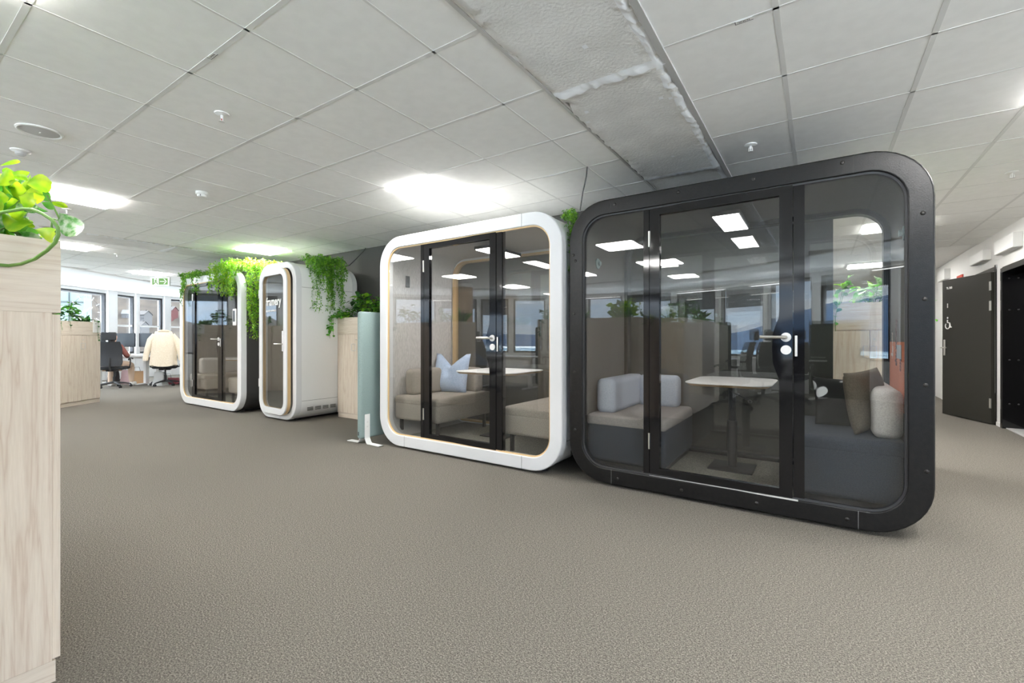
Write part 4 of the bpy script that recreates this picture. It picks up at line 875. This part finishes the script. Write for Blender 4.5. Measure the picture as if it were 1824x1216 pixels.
# on the farthest pod: left corner (falls over the front left), and the big one over the front right corner
fern('thin fern trailing over the left front corner of the farthest pod', (-9.05, 3.62, 2.235), [(rnd.uniform(-.33, .50), rnd.uniform(-.05, .15), rnd.choice((.10, .15, .25, .35)) if k < 12 else .02, rnd.uniform(-.04, .05), -.20 if k < 30 else -.0) for k in range(34)]+[(-.30, 0, .42, -.0, -.18), (-.36, 0, .50, -.0, -.18), (-.26, 0, .3, -.0, -.18), (-.33, 0, .36, 0, -.18), (-.22, 0, .25, 0, -.18)], 0, seed=2, crown=.05, mats=('leaf_fern_deep', 'leaf_fern'))
fern('big bright fern hanging over the right front corner of the farthest pod', (-7.60, 3.62, 2.235), [(rnd.uniform(-.55, .20), rnd.uniform(-.05, .1), rnd.uniform(.18, .50), rnd.uniform(-.05, .05), -.22) for k in range(60)]+[(rnd.uniform(.0, .12), rnd.uniform(-.1, .45), rnd.uniform(.3, .95) if k % 3 else 1.1, .26+rnd.uniform(0, .06), rnd.uniform(-.08, .05)) for k in range(44)], 0, seed=3, crown=.14, mats=('leaf_fern', 'leaf_lime', 'leaf_fern'), dens=1.1)
fern('fern hanging down the right side of the narrow white pod', (-6.10, 3.75, 2.235), [(rnd.uniform(-.15, .1), rnd.uniform(-.05, .45), rnd.uniform(.15, .55) if k % 4 else .72, .22+rnd.uniform(0, .05), rnd.uniform(-.12, .05)) for k in range(54)], 0, seed=4, crown=.07, mats=('leaf_fern_deep', 'leaf_fern'))
fern('short fern at the left edge of the white meeting pod', (-3.96, 3.52, 2.09), [(rnd.uniform(-.01, .03), rnd.uniform(-.06, .10), rnd.uniform(.05, .27), -.06, 0) for k in range(14)], 0, seed=6, crown=.02, mats=('leaf_lime', 'leaf_fern'))
fern('fern trailing down the gap between the white and black pods', (-1.80, 3.47, 2.17), [(rnd.uniform(-.05, .03), rnd.uniform(-.02, .14), rnd.uniform(.1, .50), .095, -.03) for k in range(16)], 0, seed=8, crown=.02, ll=.026, lw=.014, mats=('leaf_fern_deep', 'leaf_fern'))

# ------------------------------------------------------------------ office chairs, desks, things on them
def office_chair(label, loc, rz, back='mesh_dark', head=True, group='office chairs at the desks', scale=1.0):
    r = thing('office_chair', label, 'office chair', loc, rz, group)      # faces local +Y
    b = MB()
    for k in range(5):
        a = 2*PI*k/5+.3; b.tube([(.03*math.cos(a), .03*math.sin(a), .12), (.16*math.cos(a), .16*math.sin(a), .105), (.31*math.cos(a), .31*math.sin(a), .075)], [.028, .020, .014], 8)
    b.build('base', 'black_plastic', r)
    for k in range(5):
        a = 2*PI*k/5+.3; cx, cy = .31*math.cos(a), .31*math.sin(a); b = MB()
        for s in (-.016, .016): b.tube([(cx-s*math.sin(a)-.008*math.sin(a), cy+s*math.cos(a)+.008*math.cos(a), .03), (cx-s*math.sin(a)+.008*math.sin(a), cy+s*math.cos(a)-.008*math.cos(a), .03)], .03, 10)
        b.tube([(cx, cy, .03), (cx, cy, .08)], .009, 6); b.build('caster', 'black_plastic', r)
    b = MB(); b.tube([(0, 0, .10), (0, 0, .26)], .030, 12); b.tube([(0, 0, .26), (0, 0, .40)], .018, 12); b.build('gas_lift', 'black_plastic', r)
    b = MB(); b.rbox(-.12, .12, -.16, .14, .39, .43, .02); b.build('mechanism', 'black_plastic', r)
    b = MB(); b.rbox(-.25, .25, -.22, .26, .43, .51, .038, 5); b.build('seat', back if back != 'mesh_grey' else 'mesh_dark', r)
    b = MB(); b.tube([(0, -.14, .41), (0, -.28, .44), (0, -.33, .56), (0, -.31, .72)], [.022, .022, .020, .014], 8); b.build('back_bar', 'black_plastic', r)
    b = MB(); n_ = 12; loops = []
    for j in range(n_+1):
        t = j/n_; z = .52+.58*t; w_ = .235-.02*math.sin(t*PI)+(-.045*max(0, t-.75)*4 if t > .75 else 0); w_ = w_-(.05*(1-t/.12) if t < .12 else 0)
        y = -.29+.045*math.sin((t-.05)*PI)-.07*t; f_ = []
        m_ = 10
        for i in range(m_+1): u = i/m_*2-1; f_.append((u*w_, y+.05*u*u, z))
        for i in range(m_, -1, -1): u = i/m_*2-1; f_.append((u*w_, y+.05*u*u-.022, z))
        loops.append(f_)
    b.loft(loops, caps=True); b.build('backrest', back, r)
    if head:
        b = MB(); b.rbox(-.14, .14, -.40, -.345, 1.13, 1.32, .025); b.build('headrest', back, r); b = MB(); b.tube([(0, -.36, 1.06), (0, -.385, 1.16)], .014, 6); b.build('head_post', 'black_plastic', r)
    for s in (-1, 1):
        b = MB(); b.tube([(s*.20, .0, .45), (s*.29, -.01, .47), (s*.31, -.02, .56), (s*.31, -.01, .68)], .014, 8); b.tube([(s*.31, -.14, .66), (s*.31, -.10, .70), (s*.31, .12, .70), (s*.31, .16, .68)], .017, 8); b.build('armrest', 'black_plastic', r)
    return r
fr = YAW   # rotation of the camera forward direction
ch1 = office_chair('black mesh office chair with headrest holding the seated person, left of the far desks', (-14.05, 3.74, 0), R(60))
ch2 = dup(ch1, (-13.60, 4.62, 0), R(66), 'black office chair with the cream jacket over its back')
# others stand behind the camera and show in the pod glass
for k, (x, y, a, lab) in enumerate([(-1.35, -1.55, 60, 'tall black office chair mirrored beside the table in the black pod'), (-1.0, -2.6, 150, 'black office chair seen side on, mirrored in the black pod door'),
   (-.40, -2.85, 10, 'office chair mirrored just left of the handle of the black pod'), (-6.0, -1.3, 200, 'black office chair mirrored beside the wooden column in the white pod'), (-4.0, -1.2, 160, 'office chair mirrored low in the right pane of the white pod')]):
    dup(ch1, (x, y, 0), R(a), lab)
def desk(label, loc, rz, w_=1.6, d_=.8, top='desk_white'):
    r = thing('desk', label, 'desk', loc, rz, 'sit stand desks')
    b = MB(); b.box(-w_/2, w_/2, -d_/2, d_/2, .735, .76); b.build('desk_top', top, r, 0, .003)
    for s in (-1, 1):
        b = MB(); b.box(s*w_*.36-.035, s*w_*.36+.035, -.05, .05, .03, .735); b.build('leg', 'white_plastic', r, 0, .004)
        b = MB(); b.rbox(s*w_*.36-.035, s*w_*.36+.035, -.33, .33, .0, .035, .012); b.build('foot', 'white_plastic', r)
    b = MB(); b.box(-w_*.36, w_*.36, -.03, .03, .66, .70); b.build('cross_bar', 'white_plastic', r, 0)
    return r
FWD = Vector((-math.sin(YAW), math.cos(YAW), 0)); RGT = Vector((math.cos(YAW), math.sin(YAW), 0))
dk = desk('white desk with monitors by the far windows', (-14.95, 4.15, 0), YAW, 1.7, .8)
dk2 = dup(dk, (-14.95+.83*1.55, 4.15+.56*1.55, 0), YAW, 'white desk behind the jacket chair, next to the far pod')
DESKS = [(-2.2, -3.35, 0, 'pale desk behind the dark screens, mirrored in the black pod'), (-.55, -4.1, 25, 'desk under the curved windows mirrored in the black pod door'), (-6.2, -2.4, 0, 'white desk mirrored beside the wooden column'), (-4.2, -2.4, 0, 'white desk mirrored behind the table of the white pod')]
for x, y, a, lab in DESKS: dup(dk, (x, y, 0), R(a), lab)
def monitor(label, loc, rz, w_=.56, h_=.33, face=False):
    r = thing('monitor', label, 'monitor', loc, rz, 'black desktop monitors')
    b = MB(); b.rbox(-w_/2, w_/2, -.012, .02, .20, .20+h_, .008, 2); b.build('screen', 'black_plastic', r)
    b = MB(); b.box(-w_/2+.012, w_/2-.012, -.0135, -.0115, .215, .19+h_); b.build('display', 'screen_off', r, 0)
    b = MB(); b.tube([(0, .03, .0), (0, .03, .35)], .018, 8); b.rbox(-.12, .12, -.06, .12, 0, .012, .005); b.build('stand', 'black_plastic', r)
    return r
D0 = Vector((-14.95, 4.15, .76))
def dpos(u, v, z=.76): p = D0+RGT*u+FWD*v; return (p.x, p.y, z)
m1 = monitor('left black monitor on the far white desk behind the laptops', dpos(-.15, .18), YAW, .66, .36)
m2 = dup(m1, dpos(.55, .22), YAW-.1, 'right black monitor on the far white desk, beside the jacket')
m3 = dup(m1, dpos(-.85, .0), YAW+.3, 'black monitor partly hidden behind the seated person')
def laptop(label, loc, rz):
    r = thing('laptop', label, 'laptop', loc, rz, 'open laptops on the far desk')
    b = MB(); b.box(-.17, .17, -.12, .12, 0, .014); b.build('keyboard_base', 'alu', r, 0, .003)
    b = MB(); b.box(-.17, .17, -.004, .004, 0, .24); b.xf(Matrix.Translation((0, .12, .012)) @ Matrix.Rotation(R(-12), 4, 'X')); b.build('lid', 'alu', r, 0)
    b = MB(); b.box(-.16, .16, -.006, -.004, .01, .23); b.xf(Matrix.Translation((0, .12, .012)) @ Matrix.Rotation(R(-12), 4, 'X')); b.build('display', 'screen_lit', r, 0)
    return r
l1 = laptop('front laptop with white lit screen in front of the person', dpos(-.18, -.22), YAW-.05)
r_ = thing('laptop_stand', 'raised white tray under the rear laptop', 'stand', dpos(-.30, .03), YAW); b = MB(); b.box(-.17, .17, -.1, .12, .10, .112); b.box(-.16, -.14, -.1, .12, 0, .10); b.box(.14, .16, -.1, .12, 0, .10); b.build('tray', 'white_plastic', r_, 0)
l2 = dup(l1, dpos(-.30, .03, .872), YAW, 'rear laptop with white lit screen, raised on a tray')
r = thing('water_bottle', 'clear bottle with a red cap band on the far desk', 'bottle', dpos(.17, -.18)); b = MB(); b.lathe([(.032, 0), (.034, .02), (.034, .13), (.014, .17), (.014, .20)], n=14); b.build('body', 'steel_white', r); b = MB(); b.lathe([(.0345, .03), (.0345, .06)], n=14); b.build('band', 'sign_red', r); b = MB(); b.lathe([(.016, .20), (.016, .22)], n=12); b.build('cap', 'sign_white', r)
r = thing('mug', 'small white mug beside the bottle on the far desk', 'mug', dpos(.32, -.22)); b = MB(); b.lathe([(.038, 0), (.04, .09), (.034, .09), (.033, .01)], n=14); b.build('cup', 'sign_white', r); b = MB(); b.tube([(.038, 0, .07), (.062, 0, .06), (.062, 0, .035), (.038, 0, .02)], .005, 6); b.build('handle', 'sign_white', r)
# bags under the desk
def bag(name, label, loc, rz, w_, d_, h_, mat, handles=True, lean=0):
    r = thing(name, label, 'bag', loc, rz); b = MB(); n_ = 6; loops = []
    for j in range(n_+1):
        t = j/n_; k = 1-.12*t; dd = d_*(1-.55*t); loops.append([(px*k+lean*t*t+.008*math.sin(9*t+px*20), py, h_*t) for px, py in rr(-w_/2, w_/2, -dd/2, dd/2, .02, 0, 2)])
    b.loft(loops, caps=True); b.build('body', mat, r, 30)
    if handles:
        b = MB(); b.tube([(-.07+lean, 0, h_-.01), (-.05+lean, -.01, h_+.10), (.05+lean, -.01, h_+.10), (.07+lean, 0, h_-.01)], .004, 6); b.build('handle', 'print_dark', r)
    return r
bag('paper_bag', 'brown paper carrier bag on the floor under the far desk', dpos(.33, .10, 0), YAW+.25, .34, .17, .33, 'paper_brown', True, -.03)
bag('tote_bag', 'dusty pink bag on the floor under the far desk', dpos(.08, .06, 0), YAW-.1, .30, .18, .36, 'bag_pink')
bag('backpack', 'dark backpack with a teal bottle beside the pink bag', dpos(-.22, -.02, 0), YAW, .24, .18, .40, 'black_plastic', False)
r = thing('teal_bottle', 'teal flask standing beside the dark backpack', 'bottle', dpos(-.19, -.16, 0)); b = MB(); b.lathe([(.04, 0), (.042, .32), (.03, .36)], n=14); b.build('body', 'bag_teal', r); b = MB(); b.lathe([(.03, .36), (.03, .40)], n=12); b.build('cap', 'black_plastic', r)
bag('shoulder_bag', 'dark red bag on the floor behind the jacket chair', dpos(1.15, .05, 0), YAW, .55, .2, .16, 'bag_red')
bag('waste_bin', 'grey bin on the floor behind the jacket chair', dpos(1.25, -.35, 0), YAW, .26, .24, .34, 'speaker_grey', False)
# dark floor screens near the reflected desks
def dscreen(label, p0, p1, h_=1.48):
    p0 = Vector((*p0, 0)); p1 = Vector((*p1, 0)); L_ = (p1-p0).length; r = thing('desk_divider', label, 'screen', p0, math.atan2(p1.y-p0.y, p1.x-p0.x), 'dark green floor dividers')
    b = MB(); b.rbox(0, L_, -.03, .03, .06, h_, .025); b.build('panel', 'screen_dark', r)
    for s in (.12, L_-.12): b = MB(); b.rbox(s-.03, s+.03, -.22, .22, 0, .015, .005); b.box(s-.02, s+.02, -.02, .02, .01, .08); b.build('foot', 'black_plastic', r)
dscreen('dark green divider mirrored in the middle of the black pod door', (-1.55, -2.75), (-2.6, -2.55))
dscreen('dark green divider mirrored right of the black pod door', (.75, -3.50), (-.15, -3.62), 1.50)
dscreen('dark divider mirrored in the right pane of the white pod', (-4.9, -3.0), (-5.8, -3.0), 1.45)
# round wood-clad column
r = thing('wood_column', 'round wood clad column mirrored in the white pod door', 'column', (-7.55, -2.15, 0)); r['kind'] = 'structure'
b = MB(); b.lathe([(.27, .0), (.27, 2.46)], n=40); b.build('cladding', 'column_wood', r); b = MB(); b.lathe([(.25, 2.45), (.25, CEIL)], n=30); b.build('collar', 'plaster', r)
# suspended linear lights near the curved windows
pp_ = None
for k, (x, y, a, lab) in enumerate([(-.9, -4.1, 25, 'linear pendant light mirrored above the black pod handle'), (-2.6, -4.8, 15, 'linear pendant light mirrored in the black pod door'), (-5.0, -5.0, 0, 'linear pendant light over the curved windows, middle'), (1.2, -2.6, 40, 'linear pendant light mirrored at the far right of the black pod'), (-9.0, -3.4, -35, 'linear pendant light over the curved windows, left part')]):
    if pp_ is None:
        pp_ = thing('pendant_light', lab, 'pendant light', (x, y, 2.30), R(a), 'slim pendant lights near the windows')
        b = MB(); b.box(-.62, .62, -.045, .045, 0, .035); b.build('housing', 'alu', pp_, 0, .003)
        b = MB(); b.box(-.58, .58, -.032, .032, -.004, 0); b.build('diffuser', 'pendant_led', pp_, 0)
        b = MB(); b.box(-.58, .58, -.032, .032, .036, .038); b.build('added_up_light', 'pendant_led', pp_, 0)  # upward glowing strip added to brighten the ceiling
        for s in (-.5, .5): b = MB(); b.tube([(s, 0, .03), (s, 0, CEIL-2.30)], .0015, 5); b.build('wire', 'alu', pp_)
    else: dup(pp_, (x, y, 2.30), R(a), lab)

# jacket on the back of the second chair
r = thing('jacket', 'cream jacket draped over the back of the office chair', 'jacket', (-13.60, 4.62, 0), R(66))
b = MB(); n_ = 14; loops = []
for j in range(n_+1):
    t = j/n_; z = 1.35-.84*t; hw = .165+.065*min(1, t*4)+.03*t; th = .055+.05*min(1, t*3); f_ = []
    if j == 0: hw = .16; th = .03
    for i in range(24):
        a = 2*PI*i/24; fold = 1+.10*math.sin(7*a+3*t)*t; f_.append((hw*math.copysign(abs(math.cos(a))**.7, math.cos(a))*fold, -.37+.03*t+th*math.sin(a)*fold, z-.02*math.sin(3*a)*t))
    loops.append(f_)
b.loft(loops, caps=True); b.build('body', 'jacket', r, 70)
for s in (-1, 1):
    b = MB(); b.tube([(s*.17, -.36, 1.27), (s*.25, -.36, 1.14), (s*.30, -.36, .95), (s*.335, -.36, .78), (s*.35, -.36, .64)], [.055, .07, .065, .058, .054], 12); b.build('sleeve', 'jacket', r, 70)
b = MB(); b.tube([(-.14, -.33, 1.31), (-.09, -.39, 1.355), (0, -.41, 1.365), (.09, -.39, 1.355), (.14, -.33, 1.31)], [.02, .03, .034, .03, .02], 8); b.build('collar', 'jacket', r, 70)

# seated person
def skin(name, chains, mat, parent, sub=2):
    me = bpy.data.meshes.new(name); vs = []; es = []; rad = []; idx = {}
    for ch in chains:
        prev = None
        for (p, rd) in ch:
            k = tuple(round(v, 4) for v in p)
            if k not in idx: idx[k] = len(vs); vs.append(p); rad.append(rd)
            if prev is not None: es.append((prev, idx[k]))
            prev = idx[k]
    me.from_pydata(vs, es, []); me.materials.append(M[mat]); o = bpy.data.objects.new(name, me); C.objects.link(o); o.parent = parent
    sk = o.modifiers.new('skin', 'SKIN'); sk.use_smooth_shade = True
    lay = me.skin_vertices[0] if me.skin_vertices else None
    if lay is None:
        bpy.context.view_layer.objects.active = o
    for i, sv in enumerate(me.skin_vertices[0].data): sv.radius = (rad[i], rad[i]); sv.use_root = (i == 0)
    ss = o.modifiers.new('sub', 'SUBSURF'); ss.levels = sub; ss.render_levels = sub
    return o
pr = thing('person', 'person in a red brown sweater and beige trousers sitting at the far desk', 'person', (-14.05, 3.74, 0), R(56)); pr.scale = (.96, .96, .96)
pel, spn, chs, nk, hd0, hd1 = (0, -.08, .57), (0, -.13, .75), (0, -.13, .95), (0, -.10, 1.10), (0, -.07, 1.19), (0, -.05, 1.30)
hand = lambda s: (s*.15, .42, .80)
def arm(s, e=0): return [(chs, .12+e), ((s*.17, -.12, 1.02), .062+e), ((s*.27, -.05, .80), .046+e), ((s*.20, .20, .77), .038+e), ((s*.16, .33, .79), .028+e)]
def leg(s, e=0): return [(pel, .13+e), ((s*.10, -.02, .56), .095+e), ((s*.17, .22, .56), .085+e), ((s*.20, .44, .54), .062+e), ((s*.21, .42, .32), .055+e), ((s*.22, .40, .11), .038+e)]
fing = []
for s in (-1, 1):
    hx, hy, hz = s*.15, .40, .80
    for q in range(4): fing.append([((hx, hy, hz), .024), ((hx+(q-1.5)*.020, hy+.05, hz), .009), ((hx+(q-1.5)*.022, hy+.08, hz-.010), .008), ((hx+(q-1.5)*.022, hy+.105-(q == 3)*.02, hz-.025), .007)])
    fing.append([((hx, hy, hz), .024), ((hx-s*.038, hy+.015, hz-.005), .010), ((hx-s*.05, hy+.05, hz-.015), .008)])
body = skin('body', [[(pel, .12), (spn, .115), (chs, .12), (nk, .05), (hd0, .075), ((0, -.045, 1.26), .088), ((0, -.055, 1.33), .07)]]+[arm(s)+[((s*.15, .40, .80), .024)] for s in (-1, 1)]+fing+[leg(s) for s in (-1, 1)], 'skin', pr)
skin('sweater', [[((0, -.09, .60), .135), (spn, .135), (chs, .14), ((0, -.10, 1.08), .06)]]+[arm(s, .014)[0:4] for s in (-1, 1)], 'sweater', pr)
skin('trousers', [leg(s, .016)+[((s*.22, .40, .10), .052)] for s in (-1, 1)], 'trousers', pr)
skin('hair', [[((0, -.075, 1.36), .065), ((0, -.09, 1.30), .088), ((0, -.11, 1.20), .07), ((0, -.13, 1.10), .05)]], 'hair', pr)
b = MB()
for s in (-1, 1): b.sphere((s*.032, .036, 1.265), .011, 8, 6)
b.build('eyes', 'sign_white', pr)
b = MB(); b.sphere((0, .048, 1.235), .016, 8, 6, (.8, 1, 1.4)); b.sphere((0, .036, 1.195), .02, 8, 6, (1.2, .6, .35)); b.build('nose_and_mouth', 'skin', pr)
for s in (-1, 1): b = MB(); b.rbox(s*.22-.05, s*.22+.05, .36, .62, .0, .10, .035, 4); b.build('shoe', 'shoe', pr)

# clock graphic on the glass of the first far window
p0, p1 = Vector((*LEFTF[0], 0)), Vector((*LEFTF[1], 0)); dcl = (p1-p0).normalized(); ncl = Vector((dcl.y, -dcl.x, 0))
if (Vector((0, 0, 0))-p0).dot(ncl) < 0: ncl = -ncl
cc = p1-dcl*.60+ncl*.03
r = thing('wall_clock', 'large thin white clock ring with ticks hung in the far left window', 'clock', (cc.x, cc.y, 1.92), math.atan2(dcl.y, dcl.x))
b = MB(); b.tube([(.40*math.cos(2*PI*k/40), 0, .40*math.sin(2*PI*k/40)) for k in range(41)], .003, 5); b.build('ring', 'frame_dark', r)
for k in range(12):
    a = 2*PI*k/12; b = MB(); b.tube([(.36*math.cos(a), 0, .36*math.sin(a)), (.46*math.cos(a), 0, .46*math.sin(a))], .010, 5); b.build('tick', 'sign_white', r)
b = MB(); b.tube([(-.22, 0, -.16), (.19, 0, .12)], .014, 5); b.build('hand', 'sign_white', r)

# outside: houses on the slope and the glass faced building
for (x, y, z, a, wd, h, wall, roof, lab) in [(-332, 92.3, 15, 40, 9, 4.5, 'house_red', 'roof_white', 'red house on the hillside, seen in the second far window'),
  (-317, 90.3, 13, 60, 7, 3.6, 'house_white', 'roof_white', 'white gabled house below the red one on the hillside'),
  (-307, 94.6, 12, 20, 9, 4.2, 'house_white', 'roof', 'white house on the hillside in the middle far window'),
  (-310.3, 107, 15, 30, 13, 4.5, 'house_red', 'roof', 'red house on the hillside behind the jacket chair window'),
  (-277.5, 84.4, 6.5, 25, 7, 2.4, 'house_white', 'roof', 'low pale house lowest on the hillside')]:
    house((x, y, z), R(a), wd, 7, h, 2.6, wall, roof, lab).scale = (.62, .62, .75)
r = thing('office_building', 'pale turquoise glass faced building outside the far left window', 'building', (-83.5, 18.0, -30), R(58))
b = MB(); b.box(-26, 1.0, 0, 2.5, 0, 52); b.build('wall', 'teal_panel', r, 0)
b = MB()
for k in range(18): b.box(-26+1.5*k-.05, -26+1.5*k+.05, -.12, 0, 0, 52)
for k in range(16): b.box(-26, 1.0, -.1, 0, 3.3*k-.06, 3.3*k+.06)
b.build('facade_grid', 'teal_frame', r, 0)
